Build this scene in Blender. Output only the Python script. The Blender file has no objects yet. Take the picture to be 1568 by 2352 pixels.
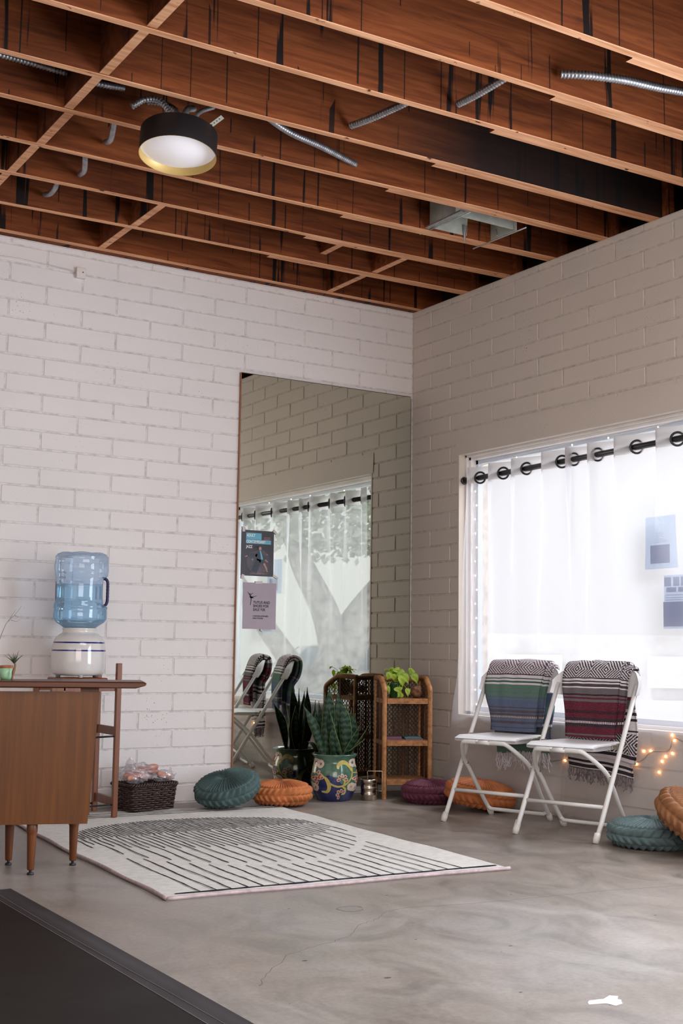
import bpy, math, random
from mathutils import Vector, Matrix, Quaternion
from math import sin, cos, pi, sqrt, radians, atan2, exp
random.seed(7)
D = bpy.data
COL = bpy.context.scene.collection
SC = bpy.context.scene

# ------------------------------------------------------------------ mesh helpers
class MB:
    """collects vertices / faces, optional uv per vertex, builds one mesh object"""
    def __init__(s):
        s.v, s.f, s.uv, s.m, s.sm = [], [], [], [], []
        s.mi = 0
        s.smooth = True
    def add(s, vs, fs, uvs=None, smooth=None):
        b = len(s.v)
        s.v += [tuple(p) for p in vs]
        s.uv += list(uvs) if uvs else [(0.0, 0.0)] * len(vs)
        sm = s.smooth if smooth is None else smooth
        for f in fs:
            s.f.append(tuple(b + i for i in f)); s.m.append(s.mi); s.sm.append(sm)
        return s
    def box(s, c, d, M=None, smooth=False):
        x, y, z = d[0] / 2, d[1] / 2, d[2] / 2
        vs = [Vector((sx * x, sy * y, sz * z)) for sx in (-1, 1) for sy in (-1, 1) for sz in (-1, 1)]
        if M is not None: vs = [M @ p for p in vs]
        vs = [p + Vector(c) for p in vs]
        return s.add(vs, [(0, 1, 3, 2), (4, 6, 7, 5), (0, 4, 5, 1), (2, 3, 7, 6), (0, 2, 6, 4), (1, 5, 7, 3)], smooth=smooth)
    def bbox(s, lo, hi):
        return s.box([(a + b) / 2 for a, b in zip(lo, hi)], [b - a for a, b in zip(lo, hi)])
    def rbox(s, c, d, r=0.01, M=None, n=3):
        """box with rounded vertical-section edges: rounded rectangle in local xy, extruded and slightly chamfered in z"""
        x, y, z = d[0] / 2, d[1] / 2, d[2] / 2
        r = min(r, x * .99, y * .99); q = min(r * .5, z * .6)
        ring = []
        for cx, cy, a0 in ((x - r, y - r, 0), (-x + r, y - r, pi / 2), (-x + r, -y + r, pi), (x - r, -y + r, 1.5 * pi)):
            for k in range(n + 1):
                a = a0 + pi / 2 * k / n
                ring.append((cx, cy, cos(a), sin(a)))
        lv = [(-z, r - q), (-z + q, r), (z - q, r), (z, r - q)]
        vs = [Vector((cx + ca * rr, cy + sa * rr, zz)) for zz, rr in lv for cx, cy, ca, sa in ring]
        m = len(ring)
        fs = [(i * m + k, i * m + (k + 1) % m, (i + 1) * m + (k + 1) % m, (i + 1) * m + k) for i in range(3) for k in range(m)]
        fs += [tuple(reversed(range(m))), tuple(range(3 * m, 4 * m))]
        if M is not None: vs = [M @ p for p in vs]
        return s.add([p + Vector(c) for p in vs], fs, smooth=False)
    def tube(s, pts, r, n=8, cap=True, closed=False, flat=1.0):
        """tube along points, r a number or a list"""
        P = [Vector(p) for p in pts]; N = len(P)
        R = r if isinstance(r, (list, tuple)) else [r] * N
        T = []
        for i in range(N):
            a = P[(i - 1) % N] if (closed or i) else P[0]
            b = P[(i + 1) % N] if (closed or i < N - 1) else P[-1]
            t = (b - a); T.append(t.normalized() if t.length > 1e-9 else Vector((0, 0, 1)))
        up = Vector((0, 0, 1)) if abs(T[0].z) < .9 else Vector((1, 0, 0))
        x = T[0].cross(up).normalized()
        vs, fs = [], []
        for i in range(N):
            x = (x - T[i] * x.dot(T[i]))
            x = x.normalized() if x.length > 1e-6 else T[i].orthogonal().normalized()
            y = T[i].cross(x)
            for k in range(n):
                a = 2 * pi * k / n
                vs.append(P[i] + x * (cos(a) * R[i]) + y * (sin(a) * R[i] * flat))
        for i in range(N if closed else N - 1):
            j = (i + 1) % N
            for k in range(n):
                fs.append((i * n + k, i * n + (k + 1) % n, j * n + (k + 1) % n, j * n + k))
        if cap and not closed:
            fs += [tuple(reversed(range(n))), tuple(range((N - 1) * n, N * n))]
        return s.add(vs, fs)
    def lathe(s, prof, n=32, c=(0, 0, 0), M=None, f=None):
        vs, fs = [], []
        m = len(prof)
        for i, (r, z) in enumerate(prof):
            for k in range(n):
                a = 2 * pi * k / n
                rr, zz = (r, z) if f is None else f(r, z, a)
                vs.append(Vector((rr * cos(a), rr * sin(a), zz)))
        for i in range(m - 1):
            for k in range(n):
                fs.append((i * n + k, i * n + (k + 1) % n, (i + 1) * n + (k + 1) % n, (i + 1) * n + k))
        if M is not None: vs = [M @ p for p in vs]
        return s.add([p + Vector(c) for p in vs], fs)
    def grid(s, fn, nu, nv, uv=None, closed=False):
        vs, uvs, fs = [], [], []
        for j in range(nv + 1):
            for i in range(nu + (0 if closed else 1)):
                u, v = i / nu, j / nv
                vs.append(Vector(fn(u, v))); uvs.append(uv(u, v) if uv else (u, v))
        w = nu if closed else nu + 1
        for j in range(nv):
            for i in range(nu):
                a, b = j * w + i, j * w + (i + 1) % w
                fs.append((a, b, b + w, a + w))
        return s.add(vs, fs, uvs)
    def poly(s, pts, smooth=False):
        return s.add(pts, [tuple(range(len(pts)))], smooth=smooth)
    def ball(s, c, r, n=10, sc=(1, 1, 1), M=None, f=None):
        prof = [(sin(pi * i / n), -cos(pi * i / n)) for i in range(n + 1)]
        vs, fs = [], []
        m = n * 2
        for pr, pz in prof:
            for k in range(m):
                a = 2 * pi * k / m
                p = Vector((pr * cos(a) * sc[0] * r, pr * sin(a) * sc[1] * r, pz * sc[2] * r))
                if f: p = f(p)
                vs.append(p)
        for i in range(n):
            for k in range(m):
                fs.append((i * m + k, i * m + (k + 1) % m, (i + 1) * m + (k + 1) % m, (i + 1) * m + k))
        if M is not None: vs = [M @ p for p in vs]
        return s.add([p + Vector(c) for p in vs], fs)
    def build(s, name, mats, parent=None, label=None):
        me = D.meshes.new(name)
        me.from_pydata(s.v, [], s.f)
        uvl = me.uv_layers.new(name='UVMap')
        li = [0] * len(me.loops); me.loops.foreach_get('vertex_index', li)
        flat = []
        for i in li: flat += s.uv[i]
        uvl.data.foreach_set('uv', flat)
        if not isinstance(mats, (list, tuple)): mats = [mats]
        for m in mats: me.materials.append(m)
        me.polygons.foreach_set('material_index', s.m)
        me.polygons.foreach_set('use_smooth', s.sm)
        me.validate(); me.update()
        o = D.objects.new(name, me); COL.objects.link(o)
        if parent is not None: o.parent = parent
        if label: o['label'] = label
        return o

def thing(name, label, cat, loc=(0, 0, 0), rz=0.0, group=None):
    o = D.objects.new(name, None); COL.objects.link(o)
    o.empty_display_size = .05
    o.location = loc; o.rotation_euler = (0, 0, rz)
    o['label'] = label; o['category'] = cat
    if group: o['group'] = group
    return o
def tag(o, label, cat, group=None):
    o['label'] = label; o['category'] = cat
    if group: o['group'] = group
    return o
def struct(o):
    o['kind'] = 'structure'; return o
def dup(root, label, loc=None, rz=None):
    r = root.copy(); COL.objects.link(r); r['label'] = label
    if loc is not None: r.location = loc
    if rz is not None: r.rotation_euler = (0, 0, rz)
    for ch in root.children:
        c = ch.copy(); COL.objects.link(c); c.parent = r
        for g in ch.children:
            d = g.copy(); COL.objects.link(d); d.parent = c
    return r
def bez(pts, n=24):
    """Catmull-Rom through points"""
    P = [Vector(p) for p in pts]; P = [P[0] * 2 - P[1]] + P + [P[-1] * 2 - P[-2]]
    out = []; seg = len(P) - 3
    for i in range(seg):
        k = max(2, n // seg)
        for j in range(k):
            t = j / k
            a, b, c, d = P[i:i + 4]
            out.append(.5 * ((2 * b) + (c - a) * t + (2 * a - 5 * b + 4 * c - d) * t * t + (3 * b - a - 3 * c + d) * t ** 3))
    out.append(P[-2]); return out
def sm(a, b, x):
    t = min(1, max(0, (x - a) / (b - a))); return t * t * (3 - 2 * t)
def lerp(a, b, t): return a + (b - a) * t

# ------------------------------------------------------------------ material helpers
class NT:
    def __init__(s, name):
        s.mat = D.materials.new(name); s.mat.use_nodes = True
        s.t = s.mat.node_tree; s.n = s.t.nodes; s.n.clear()
        s.out = s.n.new('ShaderNodeOutputMaterial')
    def new(s, typ, **k):
        n = s.n.new(typ)
        for a, b in k.items():
            if a in n.inputs.keys() or isinstance(a, int): s.set(n.inputs[a], b)
            else: setattr(n, a, b)
        return n
    def set(s, sock, v):
        if hasattr(v, 'bl_idname') and hasattr(v, 'outputs'): s.t.links.new(v.outputs[0], sock)
        elif hasattr(v, 'is_output'): s.t.links.new(v, sock)
        else: sock.default_value = v
    def math(s, op, a, b=None, c=None, clamp=False):
        n = s.n.new('ShaderNodeMath'); n.operation = op; n.use_clamp = clamp
        s.set(n.inputs[0], a)
        if b is not None: s.set(n.inputs[1], b)
        if c is not None: s.set(n.inputs[2], c)
        return n
    def noise(s, vec, scale, detail=4, rough=.55, dist=0):
        n = s.n.new('ShaderNodeTexNoise'); s.set(n.inputs['Vector'], vec)
        n.inputs['Scale'].default_value = scale; n.inputs['Detail'].default_value = detail
        n.inputs['Roughness'].default_value = rough; n.inputs['Distortion'].default_value = dist
        return n
    def coord(s, kind='Object', scale=(1, 1, 1), loc=(0, 0, 0)):
        c = s.n.new('ShaderNodeTexCoord'); m = s.n.new('ShaderNodeMapping')
        s.t.links.new(c.outputs[kind], m.inputs['Vector'])
        m.inputs['Scale'].default_value = scale; m.inputs['Location'].default_value = loc
        return m
    def geo(s, scale=(1, 1, 1)):
        c = s.n.new('ShaderNodeNewGeometry'); m = s.n.new('ShaderNodeMapping')
        s.t.links.new(c.outputs['Position'], m.inputs['Vector'])
        m.inputs['Scale'].default_value = scale
        return m
    def ramp(s, fac, stops, const=False):
        n = s.n.new('ShaderNodeValToRGB'); s.set(n.inputs[0], fac)
        r = n.color_ramp; r.interpolation = 'CONSTANT' if const else 'LINEAR'
        while len(r.elements) < len(stops): r.elements.new(.5)
        for e, (p, c) in zip(r.elements, stops):
            e.position = p
        for e, (p, c) in zip(r.elements, stops):
            e.color = (*c, 1) if isinstance(c, (tuple, list)) else (c, c, c, 1)
        return n
    def mix(s, fac, a, b, mode='MIX'):
        n = s.n.new('ShaderNodeMix'); n.data_type = 'RGBA'; n.blend_type = mode
        s.set(n.inputs[0], fac); s.set(n.inputs[6], a if not isinstance(a, tuple) else (*a, 1)[:4]); s.set(n.inputs[7], b if not isinstance(b, tuple) else (*b, 1)[:4])
        return n.outputs[2]
    def bump(s, h, strength=.3, dist=.01, normal=None):
        n = s.n.new('ShaderNodeBump'); s.set(n.inputs['Height'], h)
        n.inputs['Strength'].default_value = strength; n.inputs['Distance'].default_value = dist
        if normal is not None: s.set(n.inputs['Normal'], normal)
        return n
    def bsdf(s, color, rough=.5, metal=0, normal=None, spec=.5, **k):
        n = s.n.new('ShaderNodeBsdfPrincipled')
        s.set(n.inputs['Base Color'], (*color, 1)[:4] if isinstance(color, tuple) else color)
        s.set(n.inputs['Roughness'], rough); n.inputs['Metallic'].default_value = metal
        n.inputs['Specular IOR Level'].default_value = spec
        if normal is not None: s.set(n.inputs['Normal'], normal)
        for a, b in k.items(): s.set(n.inputs[a.replace('_', ' ')], b)
        return n
    def done(s, sh):
        s.t.links.new(sh.outputs[0], s.out.inputs['Surface']); return s.mat

def C(h):
    """sRGB 0-255 triple to linear"""
    return tuple(((c / 255) / 12.92 if c / 255 <= .04045 else ((c / 255 + .055) / 1.055) ** 2.4) for c in h)

def simple(name, col, rough=.5, metal=0, var=.12, scale=8, bump=0, bscale=60, spec=.5):
    t = NT(name); co = t.coord()
    nz = t.noise(co, scale, 5)
    dark = tuple(c * (1 - var) for c in col); lite = tuple(min(1, c * (1 + var)) for c in col)
    c = t.ramp(nz, [(.3, dark), (.7, lite)])
    nm = t.bump(t.noise(co, bscale, 4), .4, bump) if bump else None
    return t.done(t.bsdf(c.outputs[0], rough, metal, nm, spec))

MT = {}
def m_block(name, base, warm):
    t = NT(name); g = t.geo()
    big = t.noise(g, .9, 3); mid = t.noise(g, 9, 5); fine = t.noise(g, 140, 3, .6)
    c = t.ramp(big, [(.3, tuple(x * .93 for x in base)), (.7, base)])
    # pits: small dark holes in the paint, in patches
    vor = t.new('ShaderNodeTexVoronoi'); t.set(vor.inputs['Vector'], g); vor.inputs['Scale'].default_value = 75
    patch = t.noise(g, 3.2, 4)
    rad = t.math('MULTIPLY', t.ramp(patch, [(.5, 0.0), (.75, 1.0)]).outputs[0], .21)
    pit = t.math('LESS_THAN', vor.outputs['Distance'], rad)
    sel = t.new('ShaderNodeSeparateColor'); t.set(sel.inputs[0], vor.outputs['Color'])
    pit = t.math('MULTIPLY', pit, t.math('GREATER_THAN', sel.outputs[0], .5))
    col = t.mix(pit, c.outputs[0], tuple(x * .35 for x in warm))
    h = t.math('ADD', t.math('MULTIPLY', mid, .7), t.math('MULTIPLY', fine, .45))
    h = t.math('SUBTRACT', h, t.math('MULTIPLY', pit, .6))
    return t.done(t.bsdf(col, .62, normal=t.bump(h, .55, .006), spec=.3))
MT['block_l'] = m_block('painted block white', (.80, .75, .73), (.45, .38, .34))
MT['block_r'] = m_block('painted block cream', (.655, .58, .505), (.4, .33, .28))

def m_mortar(name, base):
    t = NT(name); g = t.geo()
    nz = t.noise(g, 25, 4)
    c = t.ramp(nz, [(.3, tuple(x * .68 for x in base)), (.58, base)])
    return t.done(t.bsdf(c.outputs[0], .8, normal=t.bump(t.noise(g, 60, 3), .5, .004), spec=.2))
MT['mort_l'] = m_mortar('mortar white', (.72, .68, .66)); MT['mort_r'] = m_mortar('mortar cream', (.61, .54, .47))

def m_wood_joist(name, tint=1.0, char=False):
    t = NT(name)
    g = t.geo((1, 1, 1))
    grain = t.noise(t.geo((2.2, 30, 34)), 1.0, 6, .62, .6)
    broad = t.noise(t.geo((.8, 3, 3)), 1.3, 4)
    c1 = t.ramp(grain, [(.25, (.085 * tint, .020 * tint, .006 * tint)), (.5, (.215 * tint, .055 * tint, .015 * tint)), (.75, (.33 * tint, .095 * tint, .028 * tint))])
    c2 = t.ramp(broad, [(.3, (.42, .38, .36)), (.6, (1, 1, 1))])
    col = t.mix(1.0, c1.outputs[0], c2.outputs[0], 'MULTIPLY')
    # knots
    vor = t.new('ShaderNodeTexVoronoi'); t.set(vor.inputs['Vector'], t.geo((1.6, 2.0, 5.5))); vor.inputs['Scale'].default_value = 1.3
    kn = t.ramp(vor.outputs['Distance'], [(.02, 1.0), (.09, 0.0)])
    col = t.mix(t.math('MULTIPLY', kn, .75), col, (.055, .02, .01))
    # tar drips running down the faces
    dn = t.noise(t.geo((15, 5.3, .6)), 1.0, 3, .5, .25)
    dn2 = t.noise(t.geo((40, 7, 2.0)), 1.0, 2, .5)
    dr = t.ramp(t.math('ADD', t.math('MULTIPLY', dn, .82), t.math('MULTIPLY', dn2, .18)), [(.595, 0.0), (.617, 1.0)])
    col = t.mix(t.math('MULTIPLY', dr, .96), col, (.006, .005, .005))
    # thin straight seam lines
    sp = t.new('ShaderNodeSeparateXYZ'); t.set(sp.inputs[0], g)
    w = t.math('FRACT', t.math('ADD', t.math('MULTIPLY', sp.outputs[0], 5.2), t.math('MULTIPLY', t.noise(t.geo((.9, 3, .02)), 1, 1), 5)))
    ln = t.math('LESS_THAN', w, .03)
    ln = t.math('MULTIPLY', ln, t.math('GREATER_THAN', t.noise(t.geo((3, 2.3, 2.2)), 1, 1), .47))
    col = t.mix(t.math('MULTIPLY', ln, .9), col, (.012, .008, .006))
    if char:
        x = t.math('MULTIPLY', t.math('ADD', sp.outputs[0], 1.75), 1.6, clamp=True)
        col = t.mix(t.math('MULTIPLY', x, .93), col, (.012, .010, .010))
    return t.done(t.bsdf(col, .7, normal=t.bump(grain, .3, .004), spec=.2))
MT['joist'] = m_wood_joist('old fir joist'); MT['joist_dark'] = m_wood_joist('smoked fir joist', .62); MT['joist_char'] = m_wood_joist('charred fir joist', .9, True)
def m_edge():  # joist undersides: light from below is put into the paler colour
    t = NT('joist lit underside'); gr = t.noise(t.geo((3, 40, 40)), 1, 5)
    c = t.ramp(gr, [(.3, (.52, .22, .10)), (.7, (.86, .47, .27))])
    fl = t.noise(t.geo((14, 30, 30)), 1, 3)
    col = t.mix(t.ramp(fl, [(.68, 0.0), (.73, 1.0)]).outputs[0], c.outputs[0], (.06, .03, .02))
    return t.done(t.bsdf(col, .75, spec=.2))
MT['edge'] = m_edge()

def m_teak(name, a, b, scale=(1.5, 1.5, 22), rough=.38):
    t = NT(name); gr = t.noise(t.coord('Object', scale), 1.6, 6, .6, .5)
    c = t.ramp(gr, [(.25, a), (.75, b)])
    fine = t.noise(t.coord('Object', tuple(s * 9 for s in scale)), 2, 3)
    col = t.mix(.18, c.outputs[0], fine.outputs['Color'], 'OVERLAY')
    return t.done(t.bsdf(col, rough, normal=t.bump(gr, .15, .002), spec=.4))
MT['teak'] = m_teak('teak panel', (.078, .0235, .003), (.150, .047, .006), (26, 26, 1.3))
MT['teak_h'] = m_teak('teak top', (.055, .016, .006), (.125, .036, .012), (1.5, 20, 20))
MT['teak_leg'] = m_teak('teak turned', (.075, .022, .007), (.17, .052, .015), (24, 24, 1.2))
MT['teak_stand'] = m_teak('teak stand', (.13, .038, .013), (.25, .08, .027), (26, 26, 1.3))
MT['dark'] = simple('painted recess shade', (.012, .010, .009), .8)
MT['black_metal'] = simple('black painted metal', (.012, .012, .014), .4)
MT['concrete'] = None
def m_concrete():
    t = NT('polished concrete'); g = t.geo()
    big = t.noise(t.geo((1, 1.4, 1)), .55, 5, .6, .8); mid = t.noise(t.geo((1.6, 1, 1)), 2.6, 7, .66, 1.4); fine = t.noise(g, 60, 4, .7)
    c = t.ramp(big, [(.3, (.205, .163, .132)), (.5, (.27, .228, .196)), (.72, (.335, .305, .285))])
    c2 = t.ramp(mid, [(.28, (.62, .62, .62)), (.5, (.95, .95, .95)), (.72, (1.15, 1.15, 1.15))])
    col = t.mix(1.0, c.outputs[0], c2.outputs[0], 'MULTIPLY')
    col = t.mix(.45, col, fine.outputs['Fac'], 'SOFT_LIGHT')
    sp = t.noise(g, 38, 2); col = t.mix(t.ramp(sp, [(.77, 0.0), (.79, 1.0)]).outputs[0], col, (.06, .05, .05))
    # hair cracks
    vor = t.new('ShaderNodeTexVoronoi', feature='DISTANCE_TO_EDGE'); wob = t.noise(g, 5, 4)
    vv = t.new('ShaderNodeVectorMath', operation='ADD'); t.set(vv.inputs[0], g)
    ws = t.new('ShaderNodeVectorMath', operation='SCALE'); t.set(ws.inputs[0], wob.outputs['Color']); ws.inputs['Scale'].default_value = .35
    t.set(vv.inputs[1], ws); t.set(vor.inputs['Vector'], vv); vor.inputs['Scale'].default_value = .42
    cr = t.math('MULTIPLY', t.math('LESS_THAN', vor.outputs['Distance'], .0009), .18)
    col = t.mix(cr, col, (.12, .10, .09))
    r = t.ramp(mid, [(.3, .30), (.7, .46)])
    h = t.math('ADD', t.math('MULTIPLY', mid, .6), t.math('MULTIPLY', fine, .12))
    return t.done(t.bsdf(col, r.outputs[0], normal=t.bump(h, .12, .01), spec=.55))
MT['concrete'] = m_concrete()
MT['white_paint'] = simple('white gloss paint', (.80, .78, .77), .35, var=.05)
MT['frame_white'] = simple('window frame white', (.82, .78, .75), .45, var=.05)
MT['frame_blue'] = simple('pale aluminium', (.62, .68, .76), .4, var=.05)
MT['chair_white'] = simple('chair white enamel', (.74, .73, .70), .35, var=.05)
MT['chair_plastic'] = simple('chair white plastic', (.82, .80, .80), .42, var=.04)
MT['foot'] = simple('white plastic foot', (.70, .68, .62), .5)
MT['steel'] = simple('stainless steel', (.55, .47, .38), .22, 1.0, var=.2, scale=3)
MT['galv'] = simple('galvanised metal', (.45, .46, .45), .42, .85, var=.25, scale=20)
MT['galv_pale'] = simple('pale sheet metal', (.55, .57, .50), .6, .1, var=.2, scale=12)
MT['conduit'] = simple('flexible metal conduit', (.36, .35, .36), .4, .75, var=.3, scale=30)
MT['wicker_dark'] = simple('dark brown willow', (.035, .016, .011), .38, var=.5, scale=90)
MT['soil'] = simple('potting soil', (.035, .022, .015), .95, var=.5, scale=60, bump=.01)
MT['mirror_back'] = simple('mirror edge', (.05, .055, .05), .4)
MT['wood_edge'] = simple('mirror wooden edge strip', (.28, .11, .05), .5)
MT['tape'] = simple('masking tape', (.55, .50, .47), .6)
MT['wallbox'] = simple('painted metal box', (.72, .66, .63), .5)

def m_mirror():
    t = NT('mirror silver'); nz = t.noise(t.geo((1, 1, .4)), 1.4, 3)
    c = t.ramp(nz, [(.3, (.70, .74, .66)), (.7, (.78, .80, .73))])
    return t.done(t.bsdf(c.outputs[0], .012, 1.0))
MT['mirror'] = m_mirror()
def m_glass():
    t = NT('window glass')
    tr = t.new('ShaderNodeBsdfTransparent'); gl = t.new('ShaderNodeBsdfGlossy', Roughness=.03)
    mx = t.new('ShaderNodeMixShader'); mx.inputs[0].default_value = .02; t.set(mx.inputs[1], tr); t.set(mx.inputs[2], gl)
    return t.done(mx)
MT['glass'] = m_glass()
def m_sheer(name, col, thin, thick):
    """woven sheer: mostly open, denser when seen along the cloth"""
    t = NT(name)
    tr = t.new('ShaderNodeBsdfTransparent')
    df = t.new('ShaderNodeBsdfDiffuse', Color=(*col, 1)); tl = t.new('ShaderNodeBsdfTranslucent', Color=(*col, 1))
    a = t.new('ShaderNodeMixShader'); a.inputs[0].default_value = .62; t.set(a.inputs[1], df); t.set(a.inputs[2], tl)
    lw = t.new('ShaderNodeLayerWeight', Blend=.5)
    fac = t.ramp(lw.outputs['Facing'], [(.0, thin), (.55, thin * 1.15), (.8, lerp(thin, thick, .5)), (1.0, thick)])
    f2 = fac
    mx = t.new('ShaderNodeMixShader'); t.set(mx.inputs[0], f2); t.set(mx.inputs[1], tr); t.set(mx.inputs[2], a)
    return t.done(mx)
MT['sheer'] = m_sheer('white sheer voile', (.88, .88, .955), .27, .68)
MT['sheer_head'] = m_sheer('sheer curtain heading', (.72, .69, .70), .86, .95)
MT['paper_window'] = m_sheer('backlit paper', (.24, .31, .42), .74, .8)
MT['paper_window_ink'] = m_sheer('backlit printed paper', (.17, .18, .30), .85, .9)
def m_bag():
    t = NT('clear plastic bag')
    tr = t.new('ShaderNodeBsdfTransparent', Color=(.94, .92, .93, 1)); gl = t.new('ShaderNodeBsdfGlossy', Roughness=.18); df = t.new('ShaderNodeBsdfDiffuse', Color=(.8, .76, .8, 1))
    a = t.new('ShaderNodeMixShader'); a.inputs[0].default_value = .6; t.set(a.inputs[1], gl); t.set(a.inputs[2], df)
    lw = t.new('ShaderNodeLayerWeight', Blend=.5)
    nz = t.noise(t.coord('Object'), 40, 3)
    f = t.math('ADD', t.math('MULTIPLY', lw.outputs['Facing'], .45), t.ramp(nz, [(.45, .05), (.72, .4)]).outputs[0], clamp=True)
    mx = t.new('ShaderNodeMixShader'); t.set(mx.inputs[0], f); t.set(mx.inputs[1], tr); t.set(mx.inputs[2], a)
    return t.done(mx)
MT['bag'] = m_bag()
def m_clear(name, tint, face, edge):
    t = NT(name)
    tr = t.new('ShaderNodeBsdfTransparent', Color=(*tint, 1)); gl = t.new('ShaderNodeBsdfGlossy', Roughness=.05)
    df = t.new('ShaderNodeBsdfDiffuse', Color=(tint[0] * .75, tint[1] * .8, tint[2] * .95, 1))
    lw = t.new('ShaderNodeLayerWeight', Blend=.35)
    f = t.ramp(lw.outputs['Fresnel'], [(0, .03), (.35, .07), (1, .6)])
    d = t.ramp(lw.outputs['Facing'], [(.0, face), (.6, face), (1, edge)])
    m1 = t.new('ShaderNodeMixShader'); t.set(m1.inputs[0], d); t.set(m1.inputs[1], tr); t.set(m1.inputs[2], df)
    m2 = t.new('ShaderNodeMixShader'); t.set(m2.inputs[0], f); t.set(m2.inputs[1], m1); t.set(m2.inputs[2], gl)
    return t.done(m2)
MT['bottle'] = m_clear('blue polycarbonate', (.80, .90, .99), .17, .7)
MT['water'] = m_clear('water in bottle', (.80, .96, 1.0), .06, .2)
def m_emit(name, col, s):
    t = NT(name); return t.done(t.new('ShaderNodeEmission', Color=(*col, 1), Strength=s))
MT['bulb_warm'] = m_emit('warm fairy bulb', (1, .42, .12), 14)
MT['bulb_white'] = m_emit('pale fairy bulb', (1, .86, .72), 2.2)
MT['diffuser'] = simple('opal lamp diffuser', (.90, .87, .90), .4, var=.02)
for n_ in MT['diffuser'].node_tree.nodes:
    if n_.type == 'BSDF_PRINCIPLED': n_.inputs['Emission Color'].default_value = (1, .95, 1, 1); n_.inputs['Emission Strength'].default_value = .28  # slight glow added to the unlit diffuser for light from below
MT['gold'] = simple('gold lamp lining', (.68, .47, .17), .42, .35, var=.08)
MT['lamp_black'] = simple('black lamp shade', (.012, .009, .010), .5)
MT['wire'] = simple('thin wire', (.10, .08, .08), .5)
def m_velvet(name, col, sheen):
    t = NT(name); g = t.coord()
    nz = t.noise(g, 14, 4)
    c = t.ramp(nz, [(.3, tuple(x * .75 for x in col)), (.7, tuple(min(1, x * 1.15) for x in col))])
    b = t.bsdf(c.outputs[0], .62, normal=t.bump(t.noise(g, 160, 2), .2, .002), spec=.25)
    b.inputs['Sheen Weight'].default_value = .35; b.inputs['Sheen Roughness'].default_value = .35; b.inputs['Sheen Tint'].default_value = (*sheen, 1)
    return t.done(b)
MT['teal'] = m_velvet('teal velvet', (.062, .105, .102), (.4, .5, .5))
MT['orange'] = m_velvet('rust orange velvet', (.50, .16, .05), (1, .6, .4))
MT['dusty_teal'] = m_velvet('dusty teal velvet', (.115, .175, .18), (.5, .6, .6))
MT['plum'] = m_velvet('plum velvet', (.115, .026, .05), (.6, .3, .4))
MT['tan'] = m_velvet('tan velvet', (.26, .11, .045), (.8, .55, .35))
MT['rug_white'] = simple('woven cream wool', (.66, .63, .585), .95, var=.10, scale=30, bump=.006, bscale=260, spec=.1)
MT['rug_black'] = simple('black wool yarn', (.022, .018, .028), .95, var=.3, spec=.1)
MT['rug_edge'] = simple('mauve rug binding', (.46, .36, .36), .95, var=.2, scale=40, spec=.1)
def m_mat():
    t = NT('black vinyl dance floor'); nz = t.noise(t.geo((1, 2, 1)), 1.2, 5)
    c = t.ramp(nz, [(.3, (.0055, .0040, .0035)), (.75, (.013, .0095, .0085))])
    r = t.ramp(nz, [(.3, .46), (.7, .60)])
    return t.done(t.bsdf(c.outputs[0], r.outputs[0], normal=t.bump(t.noise(t.geo(), 5, 3), .06, .01), spec=.2))
MT['mat'] = m_mat()
MT['mat_tape'] = simple('grey gaffer tape', (.026, .022, .025), .55, var=.25, scale=5)
MT['mat_line'] = simple('tape edge dust', (.22, .20, .20), .7)
def m_ceramic_pot():
    """green glaze over blue, split by a wavy painted line"""
    t = NT('painted glazed pot'); co = t.coord('Object')
    sp = t.new('ShaderNodeSeparateXYZ'); t.set(sp.inputs[0], co)
    an = t.math('ARCTAN2', sp.outputs[1], sp.outputs[0])
    wv = t.math('MULTIPLY', t.math('SINE', t.math('ADD', t.math('MULTIPLY', an, 3), 2.3)), .045)
    lim = t.math('ADD', wv, .105)
    f = t.math('LESS_THAN', sp.outputs[2], lim)
    nz = t.noise(co, 30, 4)
    gr = t.ramp(nz, [(.3, (.050, .125, .085)), (.7, (.105, .20, .14))]); bl = t.ramp(nz, [(.3, (.016, .02, .085)), (.7, (.035, .045, .16))])
    return t.done(t.bsdf(t.mix(f, gr.outputs[0], bl.outputs[0]), .14, spec=.6, normal=t.bump(t.noise(co, 12, 3), .1, .005)))
MT['pot'] = m_ceramic_pot()
MT['paint_yellow'] = simple('yellow glaze', (.56, .46, .13), .2, var=.15, scale=40)
MT['paint_cream'] = simple('cream glaze', (.68, .55, .44), .2, var=.1, scale=40)
MT['paint_red'] = simple('red glaze', (.36, .06, .04), .2)
def m_snake():
    t = NT('snake plant leaf'); uv = t.coord('UV', (1, 1, 1))
    sp = t.new('ShaderNodeSeparateXYZ'); t.set(sp.inputs[0], uv)
    wob = t.noise(t.coord('Object', (60, 60, 20)), 1, 3)
    b = t.math('SINE', t.math('ADD', t.math('MULTIPLY', sp.outputs[1], 72), t.math('MULTIPLY', wob, 9)))
    c = t.ramp(t.math('MULTIPLY', t.math('ADD', b, 1), .5), [(.3, (.006, .022, .012)), (.8, (.030, .072, .034))])
    e = t.math('ABSOLUTE', t.math('SUBTRACT', sp.outputs[0], .5))
    col = t.mix(t.ramp(e, [(.455, 0.0), (.475, 1.0)]).outputs[0], c.outputs[0], (.20, .22, .07))
    return t.done(t.bsdf(col, .42, spec=.3))
MT['snake'] = m_snake()
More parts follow.
